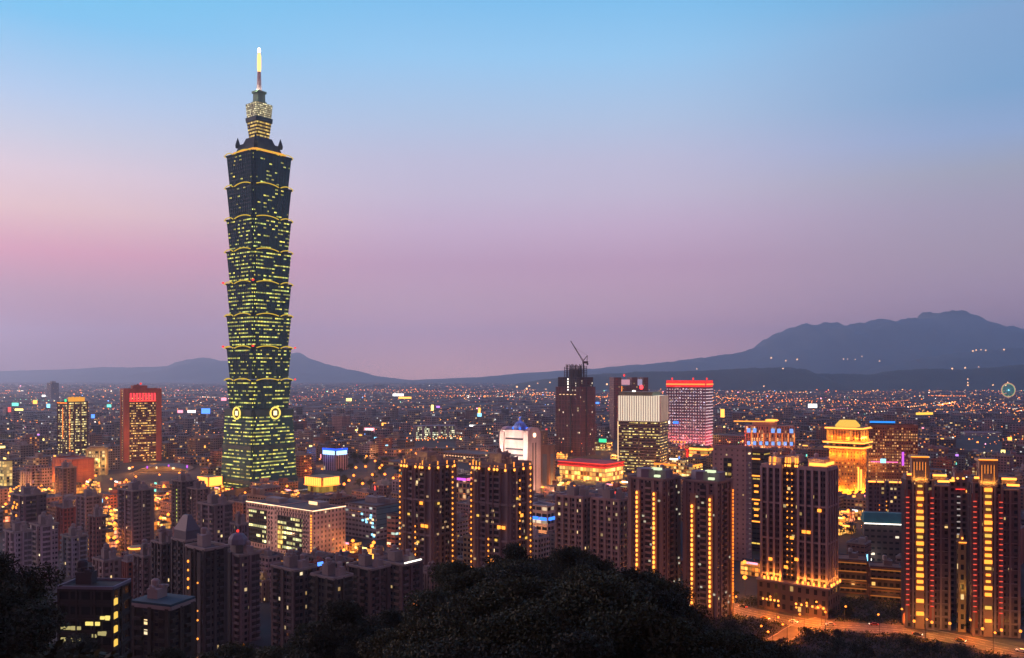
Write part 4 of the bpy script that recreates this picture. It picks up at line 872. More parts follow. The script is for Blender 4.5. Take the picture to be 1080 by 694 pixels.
def grand_tower():
    q = B('apartment_tower', 'large apartment tower of pale ribs with flame like uplights round its base', 'apartment tower', 802, 883, 487, 478, .5, GRID, 630, 'the uplit ribbed tower'); w, d, h = q.w, q.d, q.h
    wl = facade('grand_wall', (.1, .07, .08), .035, (1, .65, .2), (1, .75, .4), 1, .16, .3, (.02, .016, .025), .2, .2); rib = plain('rib_mauve', (.36, .27, .28), .85)
    q.body(wl, 2.2, 3.3, 0, h-3, .3, .9, -.34, 0, 'wing'); q.body(wl, 2.2, 3.3, 0, h-3, .42, .9, .29, 0, 'wing'); q.body(wl, 2.2, 3.3, 0, h, .26, .72, -.06, .06, 'core')
    q.grid(rib, 4.3, 3.3*6, 1.15, .9, 1.1, 0, h-3, 'rib_grid', .3, .9, -.34, 0); q.grid(rib, 4.3, 3.3*6, 1.15, .9, 1.1, 0, h-3, 'rib_grid', .42, .9, .29, 0)
    q.grid(plain('rib_dark', (.16, .11, .12)), 60, 3.3, .2, .35, .5, 0, h-3, 'balcony_band', .3, .9, -.34, 0); q.grid(plain('rib_dark', (.16, .11, .12)), 60, 3.3, .2, .35, .5, 0, h-3, 'balcony_band', .42, .9, .29, 0)
    q.roof(rib, 1.6, .6, h-3, .3, .9, -.34, 0); q.roof(rib, 1.6, .6, h-3, .42, .9, .29, 0)
    q.pent(-.34, .1, .2, .5, 4.5, rib, h-3); q.pent(.29, .1, .24, .5, 5, rib, h-3); q.pent(-.06, .06, .2, .5, 3, rib, h)
    MB().box(0, -d*.02, 0, w*1.07, d*1.12, 15.6, 0, 1, 4.5, 5).box(0, -d*.02, 15.62, w*1.1, d*1.16, .8, 1).build('podium', [facade('grand_podium', (.15, .1, .09), .1, (1, .5, .1), (1, .6, .2), .8, .3, .3), rib], q.root)
    xs_f = [-.49+.3*k/5 for k in range(1, 6)]+[.085+.41*k/5 for k in range(0, 6)]
    for t_ in xs_f:
        p = q.at('f', t_*.985, 17.4, -d*.05+2.0); bit('uplight', GOLD2, q.root, p, (1.3, 1.1, 1.9), 'ball'); lamp_light(q.root, (p[0], p[1]-.4, 19.2), 800, (1, .3, .03), .3)
        p = q.at('f', t_*.985, 6, d*.04+2.4); bit('porch_lamp', GOLD2, q.root, p, (1.2, 1, 1.2), 'ball')
    for t_ in (-.44, -.2, .15, .42):
        p = q.at('r', t_*.9, 17.4, 2.2); bit('uplight', GOLD2, q.root, p, (1.1, 1.3, 1.9), 'ball'); lamp_light(q.root, (p[0]+.4, p[1], 19.2), 800, (1, .3, .03), .3)
    for xx in (-.1, -.03): q.lamps('f', xx, 20, h-6, 17, GOLD, (.75, .6, .8), off=-d*.1-.1, jit=.45)
    for t_ in (-.36, -.3, -.28, -.12, -.08, -.05, .03, .06): bit('crown_lamp', GOLD2, q.root, q.at('f', t_, h-1.6, -.9), (1, 1, 1.5), 'ball'); bit('crown_lamp', GOLD, q.root, q.at('f', t_, h+1.2, -1.5), (.6, .5, 3))
    for t_, o_ in ((.3, -2), (.42, -2)): bit('crown_lamp', GOLD2, q.root, q.at('f', t_, h-.2, o_), (5, .8, 1.6))
    bit('crown_lamp', GOLD2, q.root, q.at('r', 0, h-.2, -1.8), (.8, 6, 1.6)); bit('crown_lamp', GOLD2, q.root, q.at('r', .35, h-.2, -1.8), (.8, 4, 1.6))
    for t_, zf in ((.17, .55), (.24, .55), (-.34, .34), (-.01, .5), (-.1, .3), (.06, .36), (.02, .14), (.2, .1), (.4, .7)): q.win('f', t_, zf*h, GOLD, 2, 1.6, .2)
    for t_ in (-.35, 0, .3): lamp_light(q.root, q.at('f', t_, h+2, -3), 600, (1, .5, .1), .4)
    for t_ in (-.4, .1, .45): lamp_light(q.root, q.at('f', t_, 4, 12), 900, (1, .3, .03))
grand_tower()

def red_striped(label, x0, x1, yt, Y, phrase):
    q = B('apartment_tower', label, 'apartment tower', x0, x1, yt+14, Y, .55, R(-14), 662, phrase); w, d, h = q.w, q.d, q.h
    wl = facade('red_apt_wall', (.12, .085, .09), .02, (1, .6, .2), (1, .7, .3), .8, .22, .3, (.02, .015, .02), .2, .2); rib = plain('rib_brown', (.22, .16, .165), .85)
    q.body(wl, 2.3, 3.2, 0, h-5, .6, .8, -.18, 0, 'wing'); q.body(wl, 2.3, 3.2, 0, h-8, .38, .74, .31, .05, 'wing')
    q.grid(rib, 3.5, 6.4, 1, .5, 1, 0, h-5, 'rib_grid', .6, .8, -.18, 0); q.grid(rib, 3.5, 6.4, 1, .5, 1, 0, h-8, 'rib_grid', .38, .74, .31, .05)
    MB().box(-.18*w, -d*.42, 0, w*.2, d*.12, h-.05).build('centre_bay', plain('bay_halo_tint', (.34, .2, .13), .85), q.root)  # same orange halo tint as the lamp bays
    # fluted crown turret
    cz = h+6.6; fl = MB()
    MB().box(-.18*w, -d*.14, h-6, w*.34, d*.5, 12).build('crown_core', plain('wall_crown', (.2, .13, .1)), q.root)
    for k in range(6): fl.box(-.18*w+(-.165+.066*k)*w, -d*.4-.3, h-6.5, 1.1, 1.3, 12.4)
    for k in range(4): fl.box(.0*w-.0+.4, -d*.36+d*.145*k, h-6.5, 1.1, 1.1, 12.4)
    fl.build('crown_fluting', plain('crown_stone', (.42, .3, .2)), q.root); MB().box(-.18*w, -d*.15, h+6.02, w*.42, d*.62, 1.2).build('crown_cornice', plain('crown_stone', (.42, .3, .2)), q.root)
    for k in range(5):
        x = -.18*w+(-.132+.066*k)*w; bit('crown_lamp', GOLD, q.root, (x, -d*.4-.3, h-.6), (.5, .4, 9.6)); lamp_light(q.root, (x, -d*.4-1.6, h-4.5), 110, (1, .45, .08), .2)
    bit('cornice_light', GOLD, q.root, (-.18*w, -d*.46-.5, h+6.9), (w*.41, .4, .5))
    for t_, n in ((-.46, 22), (.1, 22)):
        for k in range(n): bit('red_strip', emit('strip_red', (1, .1, .055), 1.15), q.root, (t_*w, -d*.44, 12+(h-26)*k/(n-1)), (1.5, .8, .45)); 
        MB().box(t_*w, -d*.42, 4, 2.6, d*.06, h-14).build('red_bay', plain('bay_red', (.24, .07, .06)), q.root)
    for k in range(21):
        if k in (1, 3): continue
        s_ = rnd.choice((1, 1, .75, .6, .85)); bit('lit_window', GOLD if rnd.random() < .7 else emit('win_amber', (1, .6, .1), 1.1), q.root, (-.18*w, -d*.48-.35, 8+(h-16)*k/20), (3.4*s_, .7, 1.8*s_))
    for x, z, l in ((.2, h-4.4, .16), (.36, h-4.4, .14), (.36, h-7.4, .26), (-.42, h-4.2, .1)): bit('eave_light', GOLD2, q.root, (x*w, -d*.44, z+2), (l*w, 1, 1)); 
    MB().box(.28*w, 0, h-5, w*.3, d*.6, 3).build('roof_step', rib, q.root); MB().box(-.42*w, 0, h-5, w*.14, d*.6, 2.4).build('roof_step', rib, q.root)
    for t_ in (-.4, 0, .4): lamp_light(q.root, q.at('f', t_, 5, 8), 1800, (1, .4, .08)); bit('base_lamp', GOLD, q.root, q.at('f', t_+.05, 5, 4), (1.4, 1.4, 1.4), 'ball')
    for t_ in (.18, .38): lamp_light(q.root, (t_*w, -d*.5, h-3), 260, (1, .5, .1), .3)
red_striped('red striped apartment tower with a fluted gold crown beside the teal roofed hall', 951, 1002, 481, 445, 'the red striped tower')
red_striped('red striped apartment tower with a fluted gold crown at the edge of the road bend', 1020, 1076, 484.5, 432, 'the outer red striped tower')
q = B('apartment_block', 'brown apartment block with a gold and red lit roof between the two red striped towers', 'apartment block', 997, 1026, 507, 470, .8, R(-14), 640)
q.body(facade('midbrown', (.15, .105, .11), .03, (1, .6, .2), (1, .7, .3), .8, .25, .3, (.02, .015, .02), .2), 2.6, 3.2); q.grid(plain('rib_brown', (.22, .16, .165)), 5, 3.2, .9, .5, .8); q.roof(rib_ := plain('rib_brown', (.22, .16, .165)), 1.4); q.pent(0, .1, .4, .4, 4, rib_)
for t_ in (-.35, -.15, .1): bit('crown_lamp', GOLD2, q.root, q.at('f', t_, q.h+1.6, 0), (1.4, 1, 1.6), 'ball')
q.strip('f', .2, .5, q.h-5, GOLD2, .8, 1.1); q.strip('f', -.5, -.3, q.h+.6, GOLD2, .8, 1.1); q.strip('f', -.25, .15, q.h-4, REDL, .5, .5)
for k in range(17): bit('stair_light', emit('dot_dim', (.9, .75, .7), .5, False), q.root, q.at('f', -.12, 10+(q.h-18)*k/16, .7), (1.6, .4, .6))
q = B('clock_turret', 'slim stone turret with a lit pointed top between the red striped towers', 'turret', 1009, 1019, 572, 437, 1, R(-14), 630)
q.body(facade('turret', (.4, .3, .14), .1, (1, .6, .2), (1, .7, .3), .8, .3, .3), 3, 5); MB().box(0, 0, q.h, q.w*1.25, q.d*1.25, .8).lathe(0, 0, [(q.w*.4, q.h+.8), (q.w*.34, q.h+3), (.6, q.h+5.5), (.05, q.h+8)], 8).build('spire', plain('crown_stone', (.42, .3, .2)), q.root)
bit('turret_lamp', GOLD2, q.root, (0, -q.d*.5, q.h+2.4), (.9, .9, 1.2), 'ball'); q.strip('f', -.5, .5, q.h+.3, GOLD, .4, .5); lamp_light(q.root, q.at('f', 0, q.h*.5, 3), 350, (1, .55, .12), .3)
q = B('apartment_block', 'apartment pair with gold lit roof edges under the brown gridded office', 'apartment block', 913, 955, 508, 660, .45, R(-14), 540, 'the gold edged apartment pair')
am = facade('goldpair', (.17, .13, .15), .08, (1, .62, .15), (1, .75, .4), 1, .2, .3, (.025, .02, .03), .2)
q.body(am, 2.6, 3.2, 0, None, .44, 1, -.27, 0, 'wing'); q.body(am, 2.6, 3.2, 0, None, .4, 1, .28, 0, 'wing'); q.body(am, 2.6, 3.2, 0, q.h*.9, .16, .7, 0, 0, 'link'); q.grid(WP('goldpair', .22, .17, .19), 4.5, 3.2, .8, .4, .7, 0, None, 'rib_grid', .44, 1, -.27, 0); q.grid(WP('goldpair', .22, .17, .19), 4.5, 3.2, .8, .4, .7, 0, None, 'rib_grid', .4, 1, .28, 0)
for t0, t1 in ((-.5, -.3), (-.26, -.08), (.06, .28), (.32, .48)): q.strip('f', t0, t1, q.h+.6, GOLD2, .7, 1.1)
q.lamps('f', 0, 5, q.h*.7, 10, GOLD, (.8, .6, .9), off=-1); q.lamps('f', -.2, 5, q.h*.8, 10, AMBER, (.7, .5, .8), off=.8, skip=.3)
q = B('pool_hall', 'low hall with a wide teal roof and a lit eave', 'hall', 908, 956, 545, 600, .5, R(-14), 556, 'the teal roofed hall')
q.body(facade('poolhall', (.1, .08, .09), .03, (1, .8, .5), (1, .9, .7), 1, .2, .4), 4, 4, 0, q.h-3); o0 = [(-q.w*.52, -q.d*.56), (q.w*.52, -q.d*.56), (q.w*.52, q.d*.56), (-q.w*.52, q.d*.56)]
MB().prism(o0, [(x*.92, y*.3) for x, y in o0], q.h-3, q.h+3).build('roof', plain('roof_teal', (.02, .22, .22), .5), q.root); q.strip('f', -.5, .5, q.h-3.6, WHITE, .6, .7, 2); bit('entrance_lamp', WHITE, q.root, q.at('f', -.4, 3, 3), (4, 2, 3), 'ball'); lamp_light(q.root, q.at('f', -.4, 4, 6), 1500, (1, .9, .7))
for lb, x0, x1, yt, Y in (('low office with orange lit balcony rails beside the uplit ribbed tower', 880, 914, 589, 520), ('low office with orange lit balcony rails beside the red striped tower', 917, 950, 597, 500)):
    q = B('office_block', lb, 'office block', x0, x1, yt, Y, .8, R(-20), 628)
    q.body(facade('raillow', (.12, .08, .075), .07, (1, .5, .12), (1, .6, .2), 1, .2, .3), 3, 4); q.roof(); q.pent(.1, .1, .3, .3, 3)
    for k in range(4): q.strip('f', -.5, .5, 3+k*(q.h-4)/3, emit('rail_orange', (.8, .25, .05), .45), .8, .5, .7, 'balcony_rail')
    q.grid(WP('rail', .3, .16, .1), 60, (q.h-1)/3, .2, .9, 1)
    lamp_light(q.root, q.at('f', .1, 5, 7), 1500, (1, .36, .06))
# --- lower left
def flats(label, x0, x1, yt, Y, wall, k=.7, rz=GRID, fl=3.1, lit=.05, bands=True, yb=None, phrase=None, z0=0, roofs=2, kind='apartment_block', pier=1.0, bay=4.4, name='flats'):
    q = B(kind, label, kind.replace('_', ' '), x0, x1, yt, Y, k, rz, yb, phrase, z0)
    key = '%s_%d_%d_%d_%d' % (name, *[int(c*100) for c in wall], lit*100)
    q.body(facade(key, wall, lit, (1, .62, .2), (1, .8, .5), 1.1, .18, .3, (.02, .02, .028), .2, .2, 1, .5), bay/2, fl, 0, None, .95, .95)
    slot = facade('recess_'+key, tuple(c*.35 for c in wall), lit*1.3, (1, .5, .1), (1, .72, .3), .9, .12, .3, (.02, .018, .024), .2, .2)  # wall colour darkened to stand for shade in a recess
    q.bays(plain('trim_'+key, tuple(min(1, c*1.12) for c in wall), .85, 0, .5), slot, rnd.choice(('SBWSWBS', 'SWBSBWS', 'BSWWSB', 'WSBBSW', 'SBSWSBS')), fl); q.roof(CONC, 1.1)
    q.pent(-.18, .05, .26, .4, 4.4, None, None, 'stair_house', 1)
    if roofs > 1: q.pent(.25, .15, .2, .3, 3, None, None, 'tank_room', 1)
    return q
q = flats('mauve apartment block with a dark central stripe and a domed roof house above the trees', 231, 275, 583, 425, (.19, .155, .175), yb=636, phrase='the dark striped mauve block')
MB().box(.08*q.w, -q.d/2-.7, 0, 2.6, .9, q.h+1.5).build('stair_stripe', ROOFD, q.root); MB().lathe(-.1*q.w, 0, [(5, q.h+4.4), (4.6, q.h+7), (3, q.h+9), (.05, q.h+10)], 10).build('roof_dome', plain('dome_slate', (.16, .17, .24), .6), q.root); bit('warning_light', REDL, q.root, (-.1*q.w, 0, q.h+10.6), (1.4, 1.4, 1.4), 'ball')
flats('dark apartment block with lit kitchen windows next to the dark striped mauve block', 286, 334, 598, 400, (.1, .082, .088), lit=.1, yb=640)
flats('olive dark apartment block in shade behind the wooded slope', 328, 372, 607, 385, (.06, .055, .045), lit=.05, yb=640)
flats('brown apartment block with a grey roof deck under the roof lit pink office', 366, 412, 597, 410, (.1, .07, .07), lit=.07, yb=640, phrase='the grey decked brown block')
q = flats('mauve apartment block with a white lit roof rail beside the hilltop trees', 396, 446, 592, 425, (.13, .092, .1), lit=.04, yb=640, phrase='the white railed mauve block')
q.strip('r', -.45, .4, q.h+1.4, WHITE, .5, .6, .2); 
for zf in (.35, .5): q.win('r', .05, q.h*zf, AMBER, 3, 2.2, .9)
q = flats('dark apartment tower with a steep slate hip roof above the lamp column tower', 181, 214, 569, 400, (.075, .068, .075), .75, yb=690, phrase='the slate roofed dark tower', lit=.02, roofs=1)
o = [(-q.w*.42, -q.d*.42), (q.w*.42, -q.d*.42), (q.w*.42, q.d*.4), (-q.w*.42, q.d*.4)]
MB().prism(o, o, q.h+.03, q.h+4.8).prism([(x*1.04, y*1.04) for x, y in o], [(x*.4, y*.25) for x, y in o], q.h+4.81, q.h+11.5).build('hip_roof', plain('slate', (.09, .09, .125), .6), q.root)
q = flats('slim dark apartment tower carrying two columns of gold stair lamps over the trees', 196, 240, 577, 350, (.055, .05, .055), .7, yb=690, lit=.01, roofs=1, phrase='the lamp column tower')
MB().box(-.2*q.w, -q.d/2-.85, 0, 2.6, .5, q.h-1).box(.28*q.w, -q.d/2-.85, 0, 2.4, .5, q.h-1).build('lamp_bay', ROOFD, q.root)
q.lamps('f', -.2, q.h-44, q.h-5, 12, GOLD, (.8, .7, 1.05), off=1.6, jit=.3); q.lamps('f', .28, q.h-46, q.h-9, 11, GOLD, (.62, .6, .8), off=1.6, jit=.3, skip=.25)
flats('dark apartment block with a flat parapet left of the slate roofed dark tower', 160, 186, 572, 410, (.1, .085, .092), .7, yb=690, lit=.03)
q = flats('pale narrow apartment block left in front of the slate roofed dark tower', 141, 166, 586, 420, (.24, .2, .2), yb=640, lit=.05)
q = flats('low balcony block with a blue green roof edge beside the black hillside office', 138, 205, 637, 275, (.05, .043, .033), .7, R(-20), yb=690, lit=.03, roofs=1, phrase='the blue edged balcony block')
MB().box(0, 0, q.h+1.15, q.w*1.03, q.d*1.03, .7).build('roof_edge', plain('edge_blue', (.02, .07, .1), .8), q.root); q.lamps('l', -.3, 3, q.h-3, 6, AMBER, (.9, .9, 1.1), off=1.2)
def hill_office():
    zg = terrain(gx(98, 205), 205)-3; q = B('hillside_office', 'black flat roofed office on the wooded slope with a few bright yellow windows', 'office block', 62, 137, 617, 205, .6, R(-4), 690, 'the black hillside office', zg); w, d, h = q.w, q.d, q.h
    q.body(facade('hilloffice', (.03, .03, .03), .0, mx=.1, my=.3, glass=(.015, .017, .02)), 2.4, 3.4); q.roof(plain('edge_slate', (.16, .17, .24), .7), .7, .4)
    q.grid(plain('hill_trim', (.035, .033, .032)), 4, 3.4, .4, .35, .4); m = emit('office_yellow', (1, .78, .2), 1.1); m2 = emit('office_cream', (.9, .75, .3), .5)
    for t0, t1, z, mm in ((.0, .27, .5, m), (.27, .46, .6, m), (.0, .22, .3, m2), (.24, .38, .34, m2), (-.46, -.08, .42, m2), (-.46, -.08, .22, m2)): 
        n = max(2, round((t1-t0)*w/1.3))
        for k in range(n):
            if rnd.random() < .85: bit('lit_window', mm, q.root, q.at('f', t0+(t1-t0)*(k+.5)/n, h-1-(1-z)*14, .12), (1.05, .3, rnd.uniform(.7, 1.15)))
    for k in range(4): bit('stair_window', emit('win_amber', (1, .6, .1), 1.1), q.root, q.at('r', -.4, h-3-3.2*k, .2), (.4, 1.6, 1.4))
    q.pent(-.2, .1, .3, .3, 2.6, ROOFD)
hill_office()
for args in (('pale grey apartment block with a stair tower at the edge of the left wood', 4, 34, 560, 530, (.36, .33, .38)), ('lilac white apartment block with a plain end wall behind the left wood', 31, 62, 553, 545, (.4, .34, .4)), ('grey blue concrete block of flats beside the lilac white block', 64, 92, 565, 560, (.25, .26, .32)), ('pale cream cottage flats behind the black hillside office', 98, 128, 590, 430, (.3, .24, .23)),
             ('dark tall apartment tower with a stepped roof below the orange lit store', 58, 81, 493, 900, (.13, .1, .12)), ('rust red apartment tower standing in the lower city', 60, 80, 535, 640, (.34, .11, .08)), ('mauve brown apartment tower beside the gold lit street', 80, 108, 523, 720, (.24, .18, .2)), ('tall dark apartment tower with balconies in front of the curved roof hall', 124, 163, 516, 640, (.2, .15, .17)),
             ('slim dark apartment tower with green lit stair windows under the curved roof hall', 181, 206, 507, 700, (.12, .1, .12)), ('brown apartment tower with a round pink lit top edge beside the sports hall pavilion', 197, 222, 515, 690, (.19, .14, .15)), ('purple brown apartment tower with dim windows at the far left edge', 10, 50, 521, 640, (.15, .11, .14)), ('grey ribbed apartment block in front of the dark slanted roof', 208, 246, 531, 560, (.22, .18, .2)),
             ('terracotta walled block beside the rust red tower', 93, 112, 544, 600, (.28, .14, .12)), ('violet grey apartment block just left of the roof lit pink office', 243, 262, 553, 520, (.2, .17, .22))):
    q = flats(*args[:5], args[5], .75, lit=.06)
    if 'green lit' in args[0]: q.lamps('f', .1, q.h*.3, q.h*.85, 9, emit('stair_green', (.7, .8, .15), 1, False), (1.1, .5, 1.3), off=1.1, name='stair_light')
    if 'far left' in args[0]:
        for k in range(9): bit('lit_window', GOLD, q.root, q.at('f', rnd.uniform(-.45, .4), q.h*rnd.uniform(.45, .95), 1), (2.4, .6, 2), 'ball')
q = B('restaurant', 'round low building ringed by gold light strips among dark flats', 'restaurant', 133, 155, 576, 560, 1, 0, 592, 'the gold ringed round building')
MB().lathe(0, 0, [(q.w/2, 0), (q.w/2, q.h), (.1, q.h+.6)], 20).build('wall', WP('cream', .55, .44, .22), q.root)
for z in (.95, .66, .4):
    MB().tube([(q.w*.52*math.cos(R(a)), q.w*.52*math.sin(R(a)), q.h*z) for a in range(0, 361, 15)], .5 if z > .9 else .3, 5).build('ring_light', GOLD2 if z > .9 else AMBER, q.root)
q = B('store', 'white and pink store with blue light bands beside the second lamp edged tower', 'store', 559, 588, 532, 640, .8, GRID, 562, 'the blue banded store')
q.body(facade('bluestore', (.6, .42, .35), .2, (1, .7, .4), (1, .85, .6), 1, .1, .3), 5, 5); q.roof(WP('bluepale', .45, .5, .6), .8)
for t0, t1 in ((-.5, .0), (.08, .46)): q.strip('f', t0, t1, q.h*.72, BLUEL, .6, 2.2, .5)
q.strip('r', -.4, .4, q.h*.72, BLUEL, .6, 2.2, .5)
for k in range(5): bit('entrance_lamp', GOLD2, q.root, q.at('f', -.45+.2*k, 5, 5), (2, 2, 2), 'ball'); lamp_light(q.root, q.at('f', -.45+.22*k, 5, 8), 3200, (1, .5, .15))

# ================================================================== the rest of the city
e1 = (math.cos(GRID), math.sin(GRID)); e2 = (-math.sin(GRID), math.cos(GRID))
ROADPTS = [(60, 545), (104, 505), (133, 468), (162, 446), (202, 437), (238, 402), (262, 372), (300, 345)]
def seg_d(x, y, pts):
    m = 1e9
    for (a, b_), (c, d) in zip(pts, pts[1:]):
        vx, vy = c-a, d-b_; t_ = max(0, min(1, ((x-a)*vx+(y-b_)*vy)/(vx*vx+vy*vy))); m = min(m, math.hypot(x-a-t_*vx, y-b_-t_*vy))
    return m
def interp(x, tb):
    for (a, p), (c, q_) in zip(tb, tb[1:]):
        if a <= x <= c: return p+(q_-p)*(x-a)/(c-a)
    return tb[-1][1] if x > tb[-1][0] else tb[0][1]
CAP = [(440, 600), (500, 575), (600, 548), (720, 520), (900, 496), (1100, 478), (1500, 458), (2200, 441), (3200, 430), (5000, 417.5), (9000, 407)]
PARK = (345, 428, 880, 1330)        # px0, px1, Y0, Y1: the dark park with orange lamps
def free(x, y, r):
    px = px_of(x, y)
    if PARK[0] < px < PARK[1] and PARK[2] < y < PARK[3]: return False
    if y < 640 and seg_d(x, y, ROADPTS) < r+26: return False
    if terrain(x, y) > 1: return False
    for f in FOOT:
        if math.hypot(x-f[4], y-f[2]) < r+f[5]*.92+4: return False
    return True
def cap_h(x, y, r, h):
    px = px_of(x, y); e = r/y*F
    top = interp(y, CAP)+rnd.uniform(-4, 14)*(1000/y)**.5
    if rnd.random() < .2 and y > 900: top -= rnd.uniform(4, 15)*(1000/y)**.5
    if 690 < px < 905 and y < 640: top = max(top, 590)
    for f in FOOT:
        if f[2] > y and f[0]-e < px < f[1]+e: top = max(top, f[3]-2)
    return min(h, gz(top, y))
WALLS = {'grey': (.2, .17, .17), 'mauve': (.25, .165, .18), 'pink tiled': (.33, .19, .165), 'brown': (.2, .11, .085), 'cream': (.36, .26, .18), 'blue grey': (.16, .165, .21), 'rust red': (.28, .1, .065), 'dark': (.1, .08, .09), 'pale': (.38, .31, .32)}
LIT = {'nearly dark': (.03, (1, .5, .1), (1, .7, .3)), 'scattered warm': (.1, (1, .45, .08), (1, .7, .3)), 'many warm': (.26, (1, .48, .1), (1, .7, .3)), 'pale white': (.14, (1, .78, .45), (.75, .85, .9)), 'orange': (.2, (1, .3, .04), (1, .5, .1))}
def gmat(w, l, far):
    fr, ca, cb = LIT[l]
    return facade('city_%s_%s%s' % (w.replace(' ', '_'), l.replace(' ', '_'), '_far' if far else ''), WALLS[w], fr*(.8 if far else .75), ca, cb, 1.1 if far else 1.0, .18, .3, (.025, .025, .035), .35, .25, 1, .35)
STREET_SPOTS = ((8, 518), (14, 526), (23, 514), (31, 516), (41, 514), (47, 518), (53, 515), (11, 541), (5, 533), (70, 506), (88, 511), (96, 505), (104, 509), (100, 500), (125, 514), (131, 505), (141, 511), (160, 519), (163, 528), (171, 511), (175, 521), (201, 505), (237, 512), (112, 536), (146, 528), (176, 544), (92, 520), (300, 512), (312, 520), (440, 470), (452, 468), (468, 466), (486, 464), (502, 462), (516, 461), (655, 470), (668, 505), (645, 508), (760, 492), (772, 488), (846, 470), (858, 466), (650, 478), (118, 548), (117, 555), (119, 562), (113, 572), (121, 572), (128, 576), (120, 540), (155, 568), (152, 533), (166, 549), (110, 526), (226, 560), (286, 556), (288, 562), (238, 553), (243, 557), (368, 575), (390, 577), (395, 580), (566, 560), (572, 559), (580, 556), (735, 632), (744, 620), (757, 627), (765, 622), (786, 616), (790, 600), (800, 618), (815, 628), (870, 545), (880, 540), (892, 548), (898, 540), (886, 556), (905, 520), (930, 540), (600, 508), (603, 512), (610, 512), (540, 515), (580, 500), (590, 470))
for px, py in STREET_SPOTS:
    Y = min(gy(py+12), 1300); FOOT.append((px-4, px+4, Y, py+8, gx(px, Y), 5))
cands, beyond = [], []
for pitch, y0, y1, rw, rd in ((19, 415, 660, (9, 15.5), (8.5, 14.5)), (27, 660, 2600, (15, 26), (12, 24))):
    for i in range(int(-4050/pitch), int(4050/pitch)):
        for j in range(int(100/pitch), int(4050/pitch)):
            if i % 4 == 0 or j % 5 == 0: continue
            x = e1[0]*i*pitch+e2[0]*j*pitch+rnd.uniform(-2, 2); y = e1[1]*i*pitch+e2[1]*j*pitch+rnd.uniform(-2, 2)
            if not y0 < y < y1: continue
            px = px_of(x, y)
            if not -60 < px < 1140:
                if -330 < px < 1400 and y > 520 and rnd.random() < .6: beyond.append((x, y, rnd.uniform(*rw), rnd.uniform(*rd), rnd.uniform(9, 32)))
                continue
            if y > 1300 and rnd.random() < .12*(y/1300-1): continue
            if px < 130 and y < 560 or px < 40 and y < 700 or px > 690 and y < 480: continue
            w, d = rnd.uniform(*rw), rnd.uniform(*rd)
            if y > 1100 and rnd.random() < .1: w *= 1.7
            h = rnd.choice((11, 14, 17, 20, 24, 30, 38, 46, 60))*rnd.uniform(.85, 1.15)
            if rnd.random() < .05: h = 75
            r = math.hypot(w, d)/2
            if not free(x, y, r): continue
            h = cap_h(x, y, r*.85, h)
            if h < 7.5: continue
            cands.append((w*h/(y*y), x, y, w, d, h))
cands.sort(reverse=True)
USED = set()
def word(x, y, w, h, wn, ln, kind):
    px = px_of(x, y); size = 'tall' if h > 34 else 'mid height' if h > 20 else 'low'
    shape = 'wide' if w > 24 else 'slim' if w < 17.5 else 'square'
    near = sorted(LAND, key=lambda l: abs(l[0]-px)/max(12, l[2])+abs(math.log(l[1]/y))*1.6)
    for k in range(len(near)):
        l = near[k]; rel = ('behind' if y > l[1] else 'in front of') if abs(px-l[0]) < l[2] else ('left of' if px < l[0] else 'right of')
        s_ = '%s %s %s %s with %s windows %s %s' % (size, shape, wn, kind, ln, rel, l[3])
        if len(s_.split()) > 16: s_ = '%s %s %s, %s windows, %s %s' % (size, wn, kind, ln, rel, l[3])
        if s_ not in USED and len(s_.split()) <= 16: USED.add(s_); return s_
    return '%s %s %s with %s windows' % (size, wn, kind, ln)
NA, NO = 260, 290
SIGN = [emit('shop_'+n, c, s_, False) for n, c, s_ in (('white', (1, .95, .9), 3), ('pink', (1, .3, .4), 2.2), ('cyan', (.25, .7, 1), 2.4), ('orange', (1, .4, .06), 3), ('yellow', (1, .75, .2), 3), ('red', (1, .08, .06), 2), ('blue', (.08, .25, 1), 2.4), ('teal', (.2, .9, .7), 1.6), ('violet', (.6, .25, 1), 1.6))]
SW = [6, 3, 2, 10, 8, 4, 2, 1.5, 1]
def signs(parent, w, d, h, p):
    if rnd.random() < p:
        m = rnd.choices(SIGN, SW)[0]; ww = rnd.uniform(2.5, min(9, w*.6)); hh = rnd.uniform(1.3, 3)
        if rnd.random() < .5: bit('roof_sign', m, parent, (rnd.uniform(-.2, .2)*w, -d/2-.35, h+1.2), (ww, .4, hh))
        elif rnd.random() < .5: bit('wall_sign', m, parent, (rnd.uniform(-.3, .3)*w, -d/2-.6, h*rnd.uniform(.3, .9)), (1.4, .5, hh*2.2))
        else: bit('wall_sign', m, parent, (w/2+.6, rnd.uniform(-.3, .3)*d, h*rnd.uniform(.4, .9)), (.5, ww*.7, hh))
